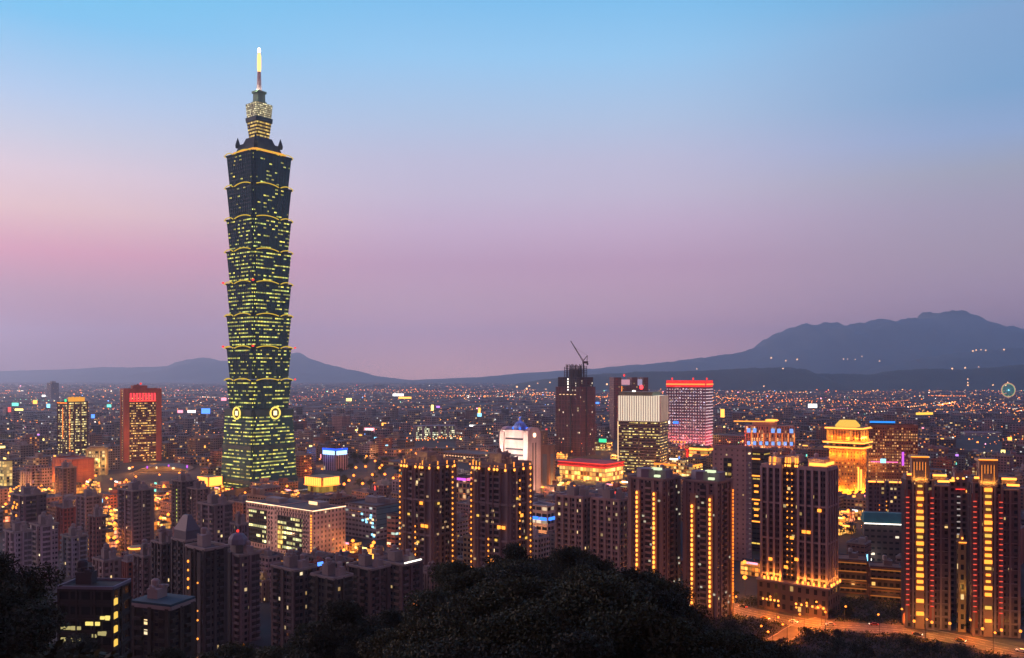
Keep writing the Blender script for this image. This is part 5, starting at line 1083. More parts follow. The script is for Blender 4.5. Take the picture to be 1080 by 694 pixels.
for n, (_a, x, y, w, d, h) in enumerate(cands[:NA+NO]):
    wn, ln = rnd.choice(list(WALLS)), rnd.choices(list(LIT), (46, 22, 6, 7, 19))[0]; turn = GRID+(math.pi/2 if rnd.random() < .3 else 0)+rnd.uniform(-.05, .05)
    if n < NA:
        rt = empty('residential_block', (x, y, 0), turn, word(x, y, w, h, wn, ln, 'residential block'), 'residential block', 'residential blocks of the lower city')
        m = gmat(wn, ln, False); tm = plain('trim_'+wn, tuple(min(1, c*1.12) for c in WALLS[wn]))
        MB().box(0, 0, 0, w, d, h, 0, 1, 3.2, 3.1).build('wall', [m, ROOF if rnd.random() < .7 else ROOFD], rt)
        b_ = MB(); st = rnd.choice((0, 1, 2))
        if st == 0:
            for k in range(1, int(h/3.1)): b_.box(rnd.choice((-.2, .2))*0-w*.2, -d/2-.6, k*3.1, w*.34, 1.2, 1.0).box(w*.26, -d/2-.6, k*3.1, w*.3, 1.2, 1.0).box(w/2+.5, 0, k*3.1, 1.0, d*.5, 1.0)
        elif st == 1:
            for k in range(6): b_.box(-w/2+w*k/5, -d/2-.3, 0, .8, .7, h); b_.box(w/2+.3, -d/2+d*k/5, 0, .7, .8, h)
        else:
            for k in range(1, int(h/3.1)+1): b_.box(0, 0, k*3.1-.3, w+.9, d+.9, .45)
        b_.build('balcony' if st == 0 else 'trim', tm, rt)
        b_ = MB(); 
        for xx, yy, ww, dd in ((0, -d/2, w+.3, .35), (0, d/2, w+.3, .35), (-w/2, 0, .35, d-.4), (w/2, 0, .35, d-.4)): b_.box(xx, yy, h+.02, ww, dd, 1)
        ph = rnd.uniform(2.6, 4.5); ox, oy = rnd.uniform(-.2, .2)*w, rnd.uniform(-.2, .2)*d; b_.box(ox, oy, h+.03, w*rnd.uniform(.22, .4), d*rnd.uniform(.3, .5), ph)
        for k in range(rnd.choice((1, 2, 3))): b_.lathe(ox+rnd.uniform(-.2, .2)*w, oy+rnd.uniform(-.3, .3)*d, [(.9, h), (.95, h+ph+1.2), (.6, h+ph+1.7), (.05, h+ph+1.8)], 8)
        for k in range(rnd.randrange(4, 9)): b_.box(rnd.uniform(-.42, .42)*w, rnd.uniform(-.42, .42)*d, h+.04+k*.003, rnd.uniform(.6, 2.2), rnd.uniform(.6, 1.6), rnd.uniform(.5, 1.6))
        if rnd.random() < .5: b_.tube([(ox, oy, h+ph), (ox, oy, h+ph+rnd.uniform(3, 6))], .12, 4)
        b_.build('roof', CONC if rnd.random() < .6 else tm, rt); signs(rt, w, d, h, .3)
    else:
        rt = empty('city_block', (x, y, 0), turn, word(x, y, w, h, wn, ln, 'city block'), 'city block', 'city blocks further out')
        b_ = MB().box(0, 0, 0, w, d, h, 0, 1, 3.4, 3.3); b_.box(rnd.uniform(-.2, .2)*w, 0, h+.02, w*.3, d*.4, rnd.uniform(2.5, 5), 0)
        b_.build('wall', [gmat(wn, ln, True), ROOF], rt); signs(rt, w, d, h, .45)
LS = [facade('lit_store_%d' % i, w_, .8, a_, b_, 1.5, .08, .16, (.15, .08, .03), .4) for i, (w_, a_, b_) in enumerate((((.4, .22, .1), (1, .3, .04), (1, .5, .1)), ((.45, .3, .12), (1, .42, .06), (1, .6, .16)), ((.4, .16, .12), (1, .24, .05), (1, .36, .2))))]
nst = 0
for px, py in STREET_SPOTS:
    for k in range(2):
        Y = min(gy(py+12), 1300)+rnd.uniform(9, 26); q_ = px+rnd.uniform(-9, 9); x = gx(q_, Y)
        if py > 600 or Y < 480 or seg_d(x, Y, ROADPTS) < 30 or any(math.hypot(x-f[4], Y-f[2]) < f[5]*.8+7 for f in FOOT if f[5] > 5.5) or any(math.hypot(x-a_[1], Y-a_[2]) < 14 for a_ in cands[:NA+NO]): continue
        w, d, h = rnd.uniform(8, 15), rnd.uniform(7, 11), rnd.uniform(5, 10); nst += 1
        near = min(LAND, key=lambda l: abs(l[0]-q_)/max(12, l[2])+abs(math.log(l[1]/Y))); lb = 'low glowing store with bright %s windows %s %s' % (('orange', 'gold', 'red orange')[nst % 3], 'left of' if q_ < near[0] else 'right of', near[3])
        lb = lb if len(lb.split()) <= 16 else lb.replace(' bright', '')
        rt = empty('lit_store', (x, Y, 0), GRID, lb, 'store', lb.replace('low glowing store', 'low glowing stores'))
        MB().box(0, 0, 0, w, d, h, 0, 1, 2.6, 3.2).build('wall', [LS[nst % 3], ROOFD], rt); b_ = MB(); b_.box(0, 0, h+.02, w+.5, d+.5, .4).box(w*.2, 0, h+.43, w*.3, d*.4, 1.6); b_.build('roof', ROOFD, rt)
        bit('sign', SIGN[rnd.choice((3, 4, 3, 4, 0, 1))], rt, (0, -d/2-.4, h-.4), (w*.6, .4, 1.3))
# everything beyond reads as one mass of roofs and lights
fm = [gmat(w_, l_, True) for w_ in ('grey', 'mauve', 'brown', 'blue grey', 'mauve', 'dark') for l_ in ('nearly dark', 'scattered warm', 'pale white', 'orange')]+[ROOF]
b = MB(); pts_far = [(x, y, w, d, h) for _a, x, y, w, d, h in cands[NA+NO:]]+beyond
k = 0
while k < 7000:
    y = 2500*(12500/2500)**(rnd.random()**.85); px = rnd.uniform(-260, 1340); x = gx(px, y)
    if px > 540 and y > 7000: k += 1; continue
    w, d = rnd.uniform(16, 60)*(1+y/9000), rnd.uniform(14, 40)*(1+y/9000); h = min(rnd.choice((10, 14, 18, 24, 34, 50)), max(8, gz(interp(y, CAP)+rnd.uniform(-1.5, 3), y)))
    pts_far.append((x, y, w, d, h)); k += 1
for x, y, w, d, h in pts_far:
    if not free(x, y, 10): continue
    b.box(x, y, 0, w, d, h, rnd.randrange(len(fm)-1), len(fm)-1, 3.6+y/900, 3.4+y/1200, rnd.randrange(9000), GRID+rnd.uniform(-.1, .1))
tag(b.build('distant_city', fm), kind='stuff')
# lights of the far streets: a mass nobody could count
cols = [emit('far_orange', (1, .24, .035), 4.5, False), emit('far_amber', (1, .4, .1), 4, False), emit('far_white', (1, .85, .7), 4, False), emit('far_pink', (1, .35, .5), 5, False), emit('far_blue', (.2, .4, 1), 4, False), emit('far_green', (.3, 1, .6), 4, False), emit('far_red', (1, .08, .06), 4, False)]
b = MB()
def dot(x, y, z, s_, c): b.prism([(x-s_, y-s_), (x+s_, y-s_), (x+s_, y+s_), (x-s_, y+s_)], [(x-s_*.4, y-s_*.4), (x+s_*.4, y-s_*.4), (x+s_*.4, y+s_*.4), (x-s_*.4, y+s_*.4)], z, z+s_*1.6, c)
for k in range(230):
    y = 1250*(7000/1250)**(rnd.random()**.9); px = rnd.uniform(-10, 1090); x = gx(px, y); dr = e1 if rnd.random() < .6 else e2; c_ = rnd.choices(range(7), (70, 20, 6, 1, 1, 1, 1))[0]
    st_ = rnd.uniform(22, 60); zt_ = max(9, gz(interp(y, CAP)+rnd.uniform(0, 5), y)*rnd.uniform(.6, 1)); big = rnd.uniform(.6, 1.3)
    for m_ in range(rnd.randrange(4, 16)):
        xx, yy = x+dr[0]*m_*st_, y+dr[1]*m_*st_
        if 1200 < yy < 7400 and free(xx, yy, 4): dot(xx, yy, zt_, big*rnd.uniform(.5, 1)*(.3+yy/3300), c_)
for k in range(1900):
    y = 1250*(9500/1250)**(rnd.random()**.9); px = rnd.uniform(-200, 1280); x = gx(px, y)
    if px > 560 and y > 6900: continue
    top = gz(interp(y, CAP)+2, y); z = rnd.choice((rnd.uniform(5, max(8, top)), max(8, top*rnd.uniform(.7, 1.1)), 12))
    if free(x, y, 4): dot(x, y, z, (.35+1.3*rnd.random()**3)*(.35+y/3000), rnd.choices(range(7), (50, 24, 12, 6, 4, 2, 5))[0])
def lamp_row(px0, py0, px1, py1, n, z, c=(0, 0, 0, 1, 2), s_=1.0, jx=.4, jy=.5):
    for k in range(n):
        px = px0+(px1-px0)*(k+rnd.uniform(-jx, jx))/n; py = py0+(py1-py0)*k/n+rnd.gauss(0, jy)
        Y = min(14000, (H-z)*F/max(1, py-HY)); dot(gx(px, Y), Y, z, s_*Y/2100*rnd.uniform(.5, 1.1), rnd.choice(c))
lamp_row(745, 421.5, 985, 426, 60, 22, (0, 0, 0, 0, 1), jy=.7); lamp_row(760, 425, 1080, 428.5, 56, 16, (0, 0, 0, 1), jy=1.1); lamp_row(985, 425, 1080, 431, 40, 18, jy=1.5); lamp_row(990, 427.5, 1008, 424, 24, 22, s_=1.3, jy=.3)
lamp_row(330, 411.5, 560, 412, 46, 10, (0, 0, 1), .9, jy=.7); lamp_row(430, 413.5, 600, 414.5, 44, 10, (0, 0, 1), 1, jy=.6); lamp_row(480, 417.5, 545, 418.5, 26, 12, (0, 0, 1, 2), 1.2); lamp_row(560, 416, 600, 418, 18, 14, (0, 1), 1.1)
lamp_row(440, 463, 530, 459, 34, 10, (0, 0, 1), 1.2, jy=1); lamp_row(780, 413.5, 860, 414, 20, 14, (2, 1)); lamp_row(900, 413, 930, 413, 10, 20, (0, 1), 1.3); lamp_row(980, 417.5, 1020, 418, 24, 24, (0,), 1, jy=.15); lamp_row(620, 419, 655, 420, 18, 14, (0, 1, 0), 1.2); lamp_row(750, 419, 790, 421, 20, 14, (0, 1, 0), 1.2)
tag(b.build('distant_street_lights', cols), kind='stuff')
# lamps on the hill slopes
hb = MB().lathe(0, 0, [(.01, -.5), (.5, -.15), (.5, .15), (.01, .5)], 8).mesh('hill_lamp', emit('hill_light', (1, .5, .22), 3.2, False))
for surf, y0, spots in ((s_near, 7000, [(981, 404), (990, 401), (996, 408), (1006, 408), (1018, 405), (1027, 408), (1003, 390), (970, 408), (545, 409), (556, 408), (560, 413), (567, 405), (572, 411), (578, 404), (583, 410), (590, 401), (594, 407), (600, 404), (605, 411), (553, 411), (630, 406), (775, 409), (820, 391)]), (s_mid, 11000, [(988, 389), (1002, 389), (1025, 389), (1029, 368), (1034, 366), (1039, 368), (1055, 371), (1026, 370)]),
                        (s_far, 14000, [(795, 381), (800, 382), (807, 382), (850, 382), (857, 380), (876, 383), (926, 383), (933, 382), (937, 380), (941, 383), (945, 383), (930, 386), (953, 382), (960, 381), (975, 375), (979, 378), (988, 379), (992, 380), (868, 378), (848, 384), (720, 390)])):
    for px, py in spots:
        v_ = surf(px, py); o_ = bpy.data.objects.new('hillside_lamp', hb); C.objects.link(o_); s_ = v_[1]/F*rnd.uniform(1, 2)
        o_.location = (v_[0], v_[1]-8, v_[2]+s_*.4); o_.scale = (s_, s_, s_)
        tag(o_, 'tiny amber lamp among others dotting the dark mountain slopes', 'lamp', 'lamps dotting the mountain slopes')

# bright signs and floodlights picked out over the roofs
def billboard(px, py, wp, hp, Y, m, label):
    X, z, w, h = gx(px, Y), gz(py, Y), wp*Y/F, hp*Y/F
    r_ = empty('billboard', (X, Y, 0), GRID*.3, label, 'billboard')
    MB().box(0, 0, z-h/2, w, .6, h).build('lit_panel', m, r_)
    b_ = MB(); b_.box(-w*.35, .8, 0, .5, .5, z+h*.4).box(w*.35, .8, 0, .5, .5, z+h*.4).box(0, .75, z-h/2-.3, w*1.04, .5, .28).build('frame', METAL, r_)
    lamp_light(r_, (0, -6, z), 900*h*w/10, tuple(m.node_tree.nodes['Emission'].inputs[0].default_value)[:3], 1)
SGN = dict(zip('white pink cyan orange yellow red blue teal violet'.split(), SIGN))
for px, py, wp, hp, Y, c, lb in ((389.5, 453.5, 11, 4.5, 1750, 'pink', 'glowing pink and white billboard behind the dark lamp lit park'), (389.5, 453.5, 8, 2.6, 1744, 'white', 'white lit face of the sign in front of the glowing pink billboard'), (405, 448.5, 5, 5, 1850, 'orange', 'round orange floodlight board right of the pink billboard'), (376, 452, 9, 2, 1820, 'red', 'thin red sign left of the pink billboard'), (395, 462, 5, 2, 1600, 'cyan', 'small cyan sign below the pink billboard'),
  (217, 433.5, 10, 5.5, 2100, 'blue', 'broad blue screen left of the tall flared tower'), (202, 434, 9, 2.6, 2150, 'white', 'white strip sign beside the broad blue screen'), (190, 434, 6, 3, 2120, 'pink', 'pink screen two signs along from the broad blue screen'), (236, 421, 6, 3, 2600, 'pink', 'small pink white sign tucked against the tall flared tower'), (16, 426.5, 8, 3.4, 2300, 'teal', 'pale teal lit sign near the left end of the far plain'), (51, 428, 4, 4, 2200, 'cyan', 'round cyan sign just left of the gold edged office tower'), (98, 439, 4, 4, 1800, 'blue', 'round blue sign right of the gold edged office tower'), (115, 428, 5, 3, 2200, 'teal', 'green white sign left of the red topped brick tower'), (10, 432, 3.4, 5, 2100, 'red', 'tall red sign below the pale teal sign'), (20, 432, 10, 2, 2080, 'yellow', 'thin yellow strip sign beside the tall red sign'), (43, 464, 8, 3, 1500, 'yellow', 'bright yellow canopy sign below the slim dark blocks'),
  (46, 417.5, 4, 2, 3000, 'white', 'white sign high on the far plain left of the hazy blue tower'), (37, 424, 5, 4, 2500, 'orange', 'orange sign on a dark far block near the left end'), (420, 416.5, 12, 2.4, 3900, 'white', 'long white strip sign far out over the middle plain'), (427, 419.5, 14, 2, 3700, 'orange', 'long orange strip just under the long white strip sign'), (368, 421.5, 6, 3, 3300, 'yellow', 'yellow floodlight board far out above the pink billboard'), (456, 430, 2.6, 6, 2500, 'yellow', 'tall pale yellow strip sign above the pale windowed block'), (462, 429, 4, 2, 2550, 'violet', 'violet sign beside the tall pale yellow strip'), (505.5, 434.5, 2.4, 9, 2300, 'orange', 'tall orange strip sign left of the white rounded tower'), (502, 437.5, 12, 3.6, 2280, 'cyan', 'pale cyan hall front beside the tall orange strip'), (500, 449, 10, 1.6, 1950, 'white', 'thin white roof lights left of the white rounded tower'), (630, 425, 4, 2, 3000, 'blue', 'small blue sign between the unfinished skyscraper and the brown slab tower'), (1061, 449, 5, 2, 2000, 'orange', 'peach sign above the right end of the white gridded slab'), (857, 428, 9, 4, 2900, 'white', 'pale floodlit patch behind the golden tower'), (1002, 465, 5, 4, 1500, 'orange', 'orange floodlight left of the white gridded slab'), (1065, 463, 4, 4, 1500, 'orange', 'orange floodlight right of the white gridded slab'), (1058, 477, 4, 5, 1300, 'yellow', 'yellow lit mast board in front of the white gridded slab'), (758, 452, 5, 5, 1900, 'yellow', 'yellow green floodlight right of the red banded tower'), (762, 436, 4, 9, 2300, 'orange', 'tall orange lit board behind the wide brown low block'), (150, 533, 4, 4, 700, 'orange', 'orange shop sign beside the tall balconied apartment tower')):
    billboard(px, py, wp, hp, Y, SGN[c], lb)

# ================================================================== road, lamps, cars
def ribbon(name, pts, width, z, mat, kerb=False, seg=10, kind='structure'):
    P = []
    for i in range(len(pts)-1):
        p0 = Vector(pts[max(i-1, 0)]); p1 = Vector(pts[i]); p2 = Vector(pts[i+1]); p3 = Vector(pts[min(i+2, len(pts)-1)])
        for k in range(seg):
            t_ = k/seg; P.append(.5*((2*p1)+(-p0+p2)*t_+(2*p0-5*p1+4*p2-p3)*t_*t_+(-p0+3*p1-3*p2+p3)*t_**3))
    P.append(Vector(pts[-1])); b_ = MB(); Ls, Rs = [], []
    for i, p_ in enumerate(P):
        t_ = (P[min(i+1, len(P)-1)]-P[max(i-1, 0)]).normalized(); n_ = Vector((-t_.y, t_.x)); Ls.append(p_+n_*width/2); Rs.append(p_-n_*width/2)
    for i in range(len(P)-1):
        q4 = [Rs[i], Rs[i+1], Ls[i+1], Ls[i]]
        b_.face([(p_.x, p_.y, z) for p_ in q4][::-1] if False else [(p_.x, p_.y, z) for p_ in q4])
        if kerb:
            for a_, c_, sg in ((Ls[i], Ls[i+1], 1), (Rs[i], Rs[i+1], -1)):
                o_ = ((a_-P[i]).normalized())*.5; a2, c2 = a_+o_, c_+o_
                b_.face([(a_.x, a_.y, z), (c_.x, c_.y, z), (c_.x, c_.y, z+.14), (a_.x, a_.y, z+.14)], 1); b_.face([(a_.x, a_.y, z+.14), (c_.x, c_.y, z+.14), (c2.x, c2.y, z+.14), (a2.x, a2.y, z+.14)], 1)
    if kind: tag(b_.build(name, [mat, CONC]), kind=kind)
    return P
ASPH = plain('asphalt', (.075, .066, .066), .6, 0, .4, .2); PAINT = plain('road_paint', (.7, .68, .62), .6)
RP = ribbon('road', ROADPTS, 16, .05, ASPH, True)
RAMP = [(118, 408), (132, 424), (150, 446), (166, 458)]; RQ = ribbon('road', RAMP, 9, .056, ASPH, True)
b = MB()
for off in (-3.8, 0, 3.8):
    for i in range(0, len(RP)-1):
        t_ = (RP[i+1]-RP[i]); ln = t_.length; t_.normalize(); n_ = Vector((-t_.y, t_.x)); k = 0
        while k < ln:
            p_ = RP[i]+t_*k+n_*off; e = p_+t_*(2.4 if off else 5.5)
            b.face([tuple((p_-n_*.1).to_3d()+Vector((0, 0, .06))), tuple((e-n_*.1).to_3d()+Vector((0, 0, .06))), tuple((e+n_*.1).to_3d()+Vector((0, 0, .06))), tuple((p_+n_*.1).to_3d()+Vector((0, 0, .06)))]); k += 5.6
tag(b.build('road_markings', PAINT), kind='structure')
LM = {}
def lamp_mesh():
    LM['pole'] = MB().lathe(0, 0, [(.16, 0), (.14, 1), (.09, 8.6)], 7).mesh('pole', METAL)
    LM['arm'] = MB().tube([(0, 0, 8.4), (.5, 0, 9), (2.2, 0, 9.2)], .07, 5).mesh('arm', METAL)
    LM['head'] = MB().lathe(2.2, 0, [(.05, 8.5), (.5, 8.75), (.55, 9.05), (.3, 9.4), (.05, 9.5)], 8).mesh('lamp_head', emit('sodium_lamp', (1, .25, .03), 3.6, False))
lamp_mesh()
NL = [0]
def street_lamp(x, y, rz, label, group, power=3200, col=(1, .29, .035), scale=1.0, down=False):
    r_ = empty('street_lamp', (x, y, terrain(x, y)), rz, label, 'street lamp', group); r_.scale = (scale,)*3
    for nm, k_ in (('pole', 'pole'), ('arm', 'arm'), ('lamp_head', 'head')):
        o_ = bpy.data.objects.new(nm, LM[k_]); C.objects.link(o_); o_.parent = r_
        if k_ == 'head' and scale > 1.05: g_ = 1.9; o_.scale = (g_,)*3; o_.location = (2.2*(1-g_), 0, 9*(1-g_))
    if power:
        l_ = lamp_light(r_, (2.2, 0, 8.2), power, col, .5); NL[0] += 1
        if down: l_.data.type = 'SPOT'; l_.data.spot_size = R(125); l_.data.spot_blend = .6; l_.location = (3.4, 0, 8.3)
i = 0
for pp, off, step in ((RP, 9.2, 3), (RQ, 5.5, 4)):
    for k in range(0, len(pp)-1, step):
        t_ = (pp[k+1]-pp[k]).normalized(); n_ = Vector((-t_.y, t_.x)); sg = 1 if i % 2 else -1; p_ = pp[k]+n_*off*sg; i += 1
        if 640 < px_of(p_.x, p_.y) < 1120: street_lamp(p_.x, p_.y, math.atan2(-n_.y*sg, -n_.x*sg), 'orange sodium street lamp on the kerb of the curving road', 'street lamps along the curving road', 17000, (1, .21, .02), down=True)
for px, py in ((362, 485), (376, 497), (388, 496), (374, 507), (368, 513), (380, 516), (392, 517), (402, 498), (408, 505), (412, 510), (402, 495), (417, 513), (396, 490), (384, 484), (409, 518), (421, 508), (366, 517), (395, 506)):
    Y = min(gy(py+7), 1320); street_lamp(gx(px, Y), Y, rnd.uniform(0, 6), 'orange lamp glowing among the dark park trees right of the tall tower', 'lamps in the dark park', 26000 if rnd.random() < .6 else 0, scale=1.5)
for px, py in STREET_SPOTS:
    Y = min(gy(py+12), 1300); x, y = gx(px, Y), Y
    if y < 415: continue
    street_lamp(x, y, rnd.uniform(0, 6), 'orange street lamp shining from a gap between the city blocks', 'street lamps between the city blocks', 10000 if Y < 720 else 34000, scale=1.25)
for px, py in ((246, 672), (252, 662), (254, 668), (258, 676), (262, 670), (268, 662), (273, 655), (281, 672), (255, 682), (248, 680)):
    for Y in [395-4*k for k in range(80)]:
        zt = gz(py, Y)-6
        if terrain(gx(px, Y), Y) >= zt: break
    street_lamp(gx(px, Y), Y-2, rnd.uniform(0, 6), 'small orange path lamp among the dark trees of the lower slope', 'path lamps on the lower slope', 260, scale=.75)
# street glow: rows of lamps down the wider streets of the grid
n = 0
for i in range(-40, 41, 4):
    for j in range(14, 62):
        x = e1[0]*i*27+e2[0]*(j+.5)*27; y = e1[1]*i*27+e2[1]*(j+.5)*27; px = px_of(x, y) if y > 1 else -999
        if 430 < y < 1500 and 0 < px < 1080 and free(x, y, 3) and n < 150 and rnd.random() < .8:
            street_lamp(x, y, rnd.uniform(0, 6), 'orange street lamp in a row down one of the city streets', 'street lamp rows of the city grid', 10000+34*max(0, y-500) if n % 4 else 0, scale=1.1); n += 1
# cars
def car_meshes(col, nm):
    paint = plain('car_'+nm, col, .3, .2, 0); b_ = MB()
    b_.prism([(-2.2, -.85), (2.2, -.85), (2.2, .85), (-2.2, .85)], [(-2.15, -.82), (2.1, -.82), (2.1, .82), (-2.15, .82)], .35, .85); b_.prism([(-1.6, -.8), (1.1, -.8), (1.1, .8), (-1.6, .8)], [(-1.1, -.65), (.45, -.65), (.45, .65), (-1.1, .65)], .86, 1.45)
    body = b_.mesh('body', paint); gl = MB().prism([(-1.5, -.82), (.95, -.82), (.95, .82), (-1.5, .82)], [(-1.12, -.68), (.5, -.68), (.5, .68), (-1.12, .68)], .95, 1.36).mesh('windows', plain('car_glass', (.02, .02, .03), .15))
    return body, gl
wheel = MB().lathe(0, 0, [(.01, -.12), (.32, -.12), (.32, .12), (.01, .12)], 12).mesh('wheel', plain('tyre', (.02, .02, .02)))
CARS = [(nm, car_meshes(c, nm)) for nm, c in (('white', (.7, .7, .7)), ('black', (.02, .02, .02)), ('silver', (.4, .4, .42)), ('yellow', (.7, .45, .03)), ('red', (.4, .03, .03)))]
HLM = emit('headlight', (1, .85, .6), 7, False); TLM = emit('taillight', (1, .04, .02), 5, False)
cnt = {}
for k in range(13):
    i = 3+int(k*62/13); t_ = (RP[i+1]-RP[i]).normalized(); n_ = Vector((-t_.y, t_.x)); lane = (-5.6, -2, 2, 5.6)[k % 4]; p_ = RP[i]+n_*lane+t_*rnd.uniform(-2, 2); fw = lane < 0
    nm, (bd, gl) = CARS[k*7 % 5]; cnt[nm] = cnt.get(nm, 0)+1
    px = px_of(p_.x, p_.y); mk = 'heading towards the ribbed tower' if not fw else 'heading away past the red striped towers'
    r_ = empty('car', (p_.x, p_.y, .05), math.atan2(t_.y, t_.x)+(0 if fw else math.pi), '%s car with lit lamps on the curving road %s' % (nm, mk), 'car', '%s cars %s' % (nm, mk))
    for a_, me in (('body', bd), ('windows', gl)): o_ = bpy.data.objects.new(a_, me); C.objects.link(o_); o_.parent = r_
    for x in (-1.35, 1.35):
        for y in (-.78, .78): o_ = bpy.data.objects.new('wheel', wheel); C.objects.link(o_); o_.parent = r_; o_.location = (x, y, .33); o_.rotation_euler = (R(90), 0, 0)
    for y in (-.6, .6): bit('headlight', HLM, r_, (2.18, y, .68), (.12, .34, .2)); bit('taillight', TLM, r_, (-2.2, y, .7), (.12, .36, .2))

# ================================================================== trees
LEAF = []
for nm, c in (('olive', (.019, .034, .008)), ('deep', (.009, .02, .006)), ('fresh', (.028, .044, .009))):
    m, t = newmat('foliage_'+nm); p = t.nodes.new('ShaderNodeBsdfPrincipled'); o = t.nodes.new('ShaderNodeOutputMaterial'); uv = t.nodes.new('ShaderNodeUVMap'); sx = t.nodes.new('ShaderNodeSeparateXYZ'); t.links.new(uv.outputs[0], sx.inputs[0])
    t.links.new(mixc(t, sx.outputs[0], (c[0]*.6, c[1]*.6, c[2]*.6, 1), (c[0]*1.5, c[1]*1.45, c[2]*1.3, 1)), p.inputs['Base Color']); p.inputs['Roughness'].default_value = .8; t.links.new(p.outputs[0], o.inputs[0]); LEAF.append(m)
BARK = plain('bark', (.05, .038, .028), .95)
def tree_proto(seed, hh, rr, leaf, nleaf):
    q = random.Random(seed); tr = MB(); tr.tube([(0, 0, -1.5), (q.uniform(-.2, .2), q.uniform(-.2, .2), hh*.3), (q.uniform(-.5, .5), q.uniform(-.5, .5), hh*.62)], [.34, .26, .14], 7); cl = []
    for k in range(9):
        a = k*2.4+q.uniform(-.4, .4); z0 = hh*q.uniform(.25, .55); r_ = rr*q.uniform(.45, .85); z1 = hh*q.uniform(.5, .86); e = (r_*math.cos(a), r_*math.sin(a), z1)
        tr.tube([(0, 0, z0), (e[0]*.5, e[1]*.5, (z0+z1)/2+.4), e], [.14, .09, .03], 5); cl.append((e, rr*q.uniform(.3, .5)))
    for k in range(5): cl.append(((q.uniform(-.35, .35)*rr, q.uniform(-.35, .35)*rr, hh*q.uniform(.72, .95)), rr*q.uniform(.3, .46)))
    lf = MB()
    for k in range(nleaf):
        c, r_ = q.choice(cl); d = Vector((q.gauss(0, 1), q.gauss(0, 1), q.gauss(0, 1))).normalized()*(r_*q.random()**.4); d.z *= .7
        p_ = Vector(c)+d; s_ = q.uniform(.1, .24) if nleaf > 2000 else q.uniform(.27, .6); n_ = Vector((q.gauss(0, 1), q.gauss(0, 1), q.gauss(.7, 1))).normalized(); u_ = n_.orthogonal().normalized(); u_.rotate(Matrix.Rotation(q.uniform(0, 6.28), 3, n_)); v_ = n_.cross(u_); uv_ = (q.random(), 0)
        lf.face([tuple(p_-u_*s_), tuple(p_+v_*s_*.5), tuple(p_+u_*s_), tuple(p_-v_*s_*.5)], 0, [uv_]*4)
    return tr.mesh('trunk', BARK), lf.mesh('crown', leaf)
PROTO = [tree_proto(s_, h_, r_, LEAF[l_], 15000) for s_, h_, r_, l_ in ((1, 12, 5.2, 0), (2, 13, 5.6, 1), (3, 10.5, 5, 2), (4, 14, 5.4, 0), (5, 11.5, 6, 1))]
PFAR = [tree_proto(s_, h_, r_, LEAF[l_], 900) for s_, h_, r_, l_ in ((11, 10, 5, 1), (12, 9, 4.6, 0), (13, 11, 5.2, 1))]
def tree(x, y, sc, proto, label, group):
    r_ = empty('tree', (x, y, terrain(x, y)), rnd.uniform(0, 6.28), label, 'tree', group); r_.scale = (sc*rnd.uniform(.9, 1.15), sc*rnd.uniform(.9, 1.15), sc*rnd.uniform(.88, 1.12))
    for nm, me in zip(('trunk', 'crown'), proto): o_ = bpy.data.objects.new(nm, me); C.objects.link(o_); o_.parent = r_
PROF = [(-200,575),(0,578),(40,585),(58,604),(68,640),(78,668),(140,682),(160,660),(232,655),(240,686),(290,686),(298,655),(425,640),(440,622),(470,600),(500,590),(560,583),(640,586),(680,600),(700,605),(740,635),(770,655),(800,676),(900,686),(1300,690)]
done = []; ntree = 0
def wood(n, tries, pxr, yr, lb, g_, gap=1.0, wall=False):
    global ntree
    got = 0
    for k in range(tries):
        if got >= n: break
        y = rnd.uniform(*yr); px = rnd.uniform(*pxr); x = gx(px, y); zt = terrain(x, y); sc = rnd.uniform(.72, 1.1); top = HY+(H-zt-12.6*sc)*F/y; e_ = 4.5*sc/y*F
        if zt < 1.5 or top > 742 or top < max(interp(px-e_, PROF), interp(px, PROF), interp(px+e_, PROF))-3: continue
        if any(abs(x-a)+abs(y-c) < (5.2+y*.01)*gap for a, c in done): continue
        if any(math.hypot(x-f[4], y-f[2]) < f[5]+2 for f in FOOT): continue
        if 40 < px < 215 and top < 664 and y < 200 or 135 < px < 245 and y < 330 and top < 690: continue
        done.append((x, y)); got += 1; ntree += 1; tree(x, y, sc, rnd.choice(PROTO), lb, g_)
wood(90, 9000, (425, 820), (64, 190), 'dark leafy tree in the wood covering the central hilltop', 'trees of the central hilltop wood', .9)
wood(26, 4000, (-40, 75), (55, 130), 'dark leafy tree in the wood on the slope below the left apartments', 'trees of the left wood', .8)
wood(26, 4000, (60, 240), (64, 250), 'dark leafy tree on the bank beneath the black hillside office', 'trees of the office bank')
wood(40, 5000, (235, 440), (70, 300), 'dark leafy tree in the hollow in front of the shaded apartment row', 'trees of the hollow')
for k in range(16):
    px, y = rnd.uniform(884, 908), rnd.uniform(640, 930); x = gx(px, y)
    if free(x, y, 2): tree(x, y, rnd.uniform(.6, .9), rnd.choice(PFAR), 'dark tree in the lamp lit gap behind the uplit ribbed tower', 'trees behind the uplit ribbed tower')
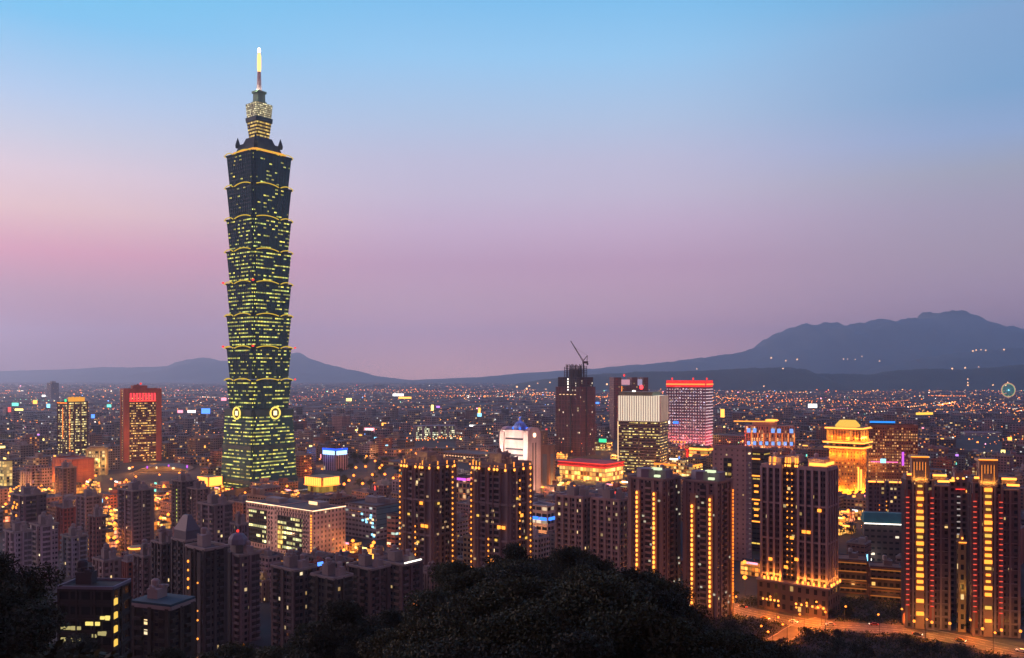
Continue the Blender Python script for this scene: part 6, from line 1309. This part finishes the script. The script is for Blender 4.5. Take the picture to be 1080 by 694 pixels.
# low growth over the slope: a mass nobody could count
ub = MB(); uq = random.Random(5)
for k in range(7000):
    y = uq.uniform(45, 372); px = uq.uniform(-80, 840); x = gx(px, y); zt = terrain(x, y)
    if zt < .3 or HY+(H-zt-2)*F/y > 760: continue
    hb_ = uq.uniform(.7, 2.2)
    if HY+(H-zt-hb_)*F/y < (650 if 232 < px < 298 else interp(px, PROF)+2): continue
    for m_ in range(9):
        p_ = Vector((x+uq.gauss(0, 1.0), y+uq.gauss(0, 1.0), zt+uq.uniform(.1, hb_))); n_ = Vector((uq.gauss(0, 1), uq.gauss(0, 1), uq.gauss(.7, 1))).normalized(); u_ = n_.orthogonal().normalized(); v_ = n_.cross(u_); s_ = uq.uniform(.25, .6); c_ = (uq.random(), 0)
        ub.face([tuple(p_-u_*s_), tuple(p_+v_*s_*.6), tuple(p_+u_*s_), tuple(p_-v_*s_*.6)], 0, [c_]*4)
tag(ub.build('undergrowth', LEAF[1]), kind='stuff')
RLINE = [(640, 616), (735, 637), (800, 653), (870, 665), (960, 670), (1080, 695), (1200, 720)]
nv = 0
for k in range(3000):   # verge between the hill and the road
    x, y = rnd.uniform(84, 285), rnd.uniform(335, 428); px = px_of(x, y); hmax = gz(interp(px, RLINE)-2, y); sc = min(rnd.uniform(.45, .95), hmax/11.5)
    if sc < .3 or nv >= 70: continue
    if seg_d(x, y, ROADPTS) < 9.5+5*sc or seg_d(x, y, RAMP) < 6+5*sc or any(abs(x-a)+abs(y-c) < 6.5 for a, c in done): continue
    done.append((x, y)); nv += 1; tree(x, y, sc, rnd.choice(PFAR), 'low round tree on the verge below the curving road', 'trees on the road verge')
vb = MB()
for k in range(11000):
    x, y = uq.uniform(70, 300), uq.uniform(330, 500); px = px_of(x, y)
    if terrain(x, y) > 2 or any(math.hypot(x-f[4], y-f[2]) < f[5]*.9 for f in FOOT) or seg_d(x, y, ROADPTS) < 10 or seg_d(x, y, RAMP) < 6 or HY+(H-2)*F/y < interp(px, RLINE)-3 and y < 445: continue
    for m_ in range(8):
        p_ = Vector((x+uq.gauss(0, 1.1), y+uq.gauss(0, 1.1), uq.uniform(.1, 1.7))); n_ = Vector((uq.gauss(0, 1), uq.gauss(0, 1), uq.gauss(.7, 1))).normalized(); u_ = n_.orthogonal().normalized(); v_ = n_.cross(u_); s_ = uq.uniform(.3, .6); c_ = (uq.random(), 0)
        vb.face([tuple(p_-u_*s_), tuple(p_+v_*s_*.6), tuple(p_+u_*s_), tuple(p_-v_*s_*.6)], 0, [c_]*4)
tag(vb.build('undergrowth', LEAF[0]), kind='stuff')
for k in range(38):
    px, y = rnd.uniform(PARK[0]+6, PARK[1]-4), rnd.uniform(900, 1320); tree(gx(px, y), y, rnd.uniform(.8, 1.2), rnd.choice(PFAR), 'dark tree in the lamp lit park right of the tall tower', 'trees of the lamp lit park')
for k in range(18):
    px = rnd.uniform(730, 1000); i = rnd.randrange(8, 46); p_ = RP[i]; t_ = (RP[i+1]-RP[i]).normalized(); n_ = Vector((-t_.y, t_.x)); q_ = p_+n_*rnd.uniform(14, 20)
    if free(q_.x, q_.y, -16) or True:
        if not any(math.hypot(q_.x-f[4], q_.y-f[2]) < f[5]*.6 for f in FOOT): tree(q_.x, q_.y, rnd.uniform(.45, .7), rnd.choice(PFAR), 'small street tree between the curving road and the apartment towers', 'street trees behind the curving road')
print('lamps lit', NL[0], 'trees', ntree, 'cands', len(cands), 'objects', len(bpy.data.objects))
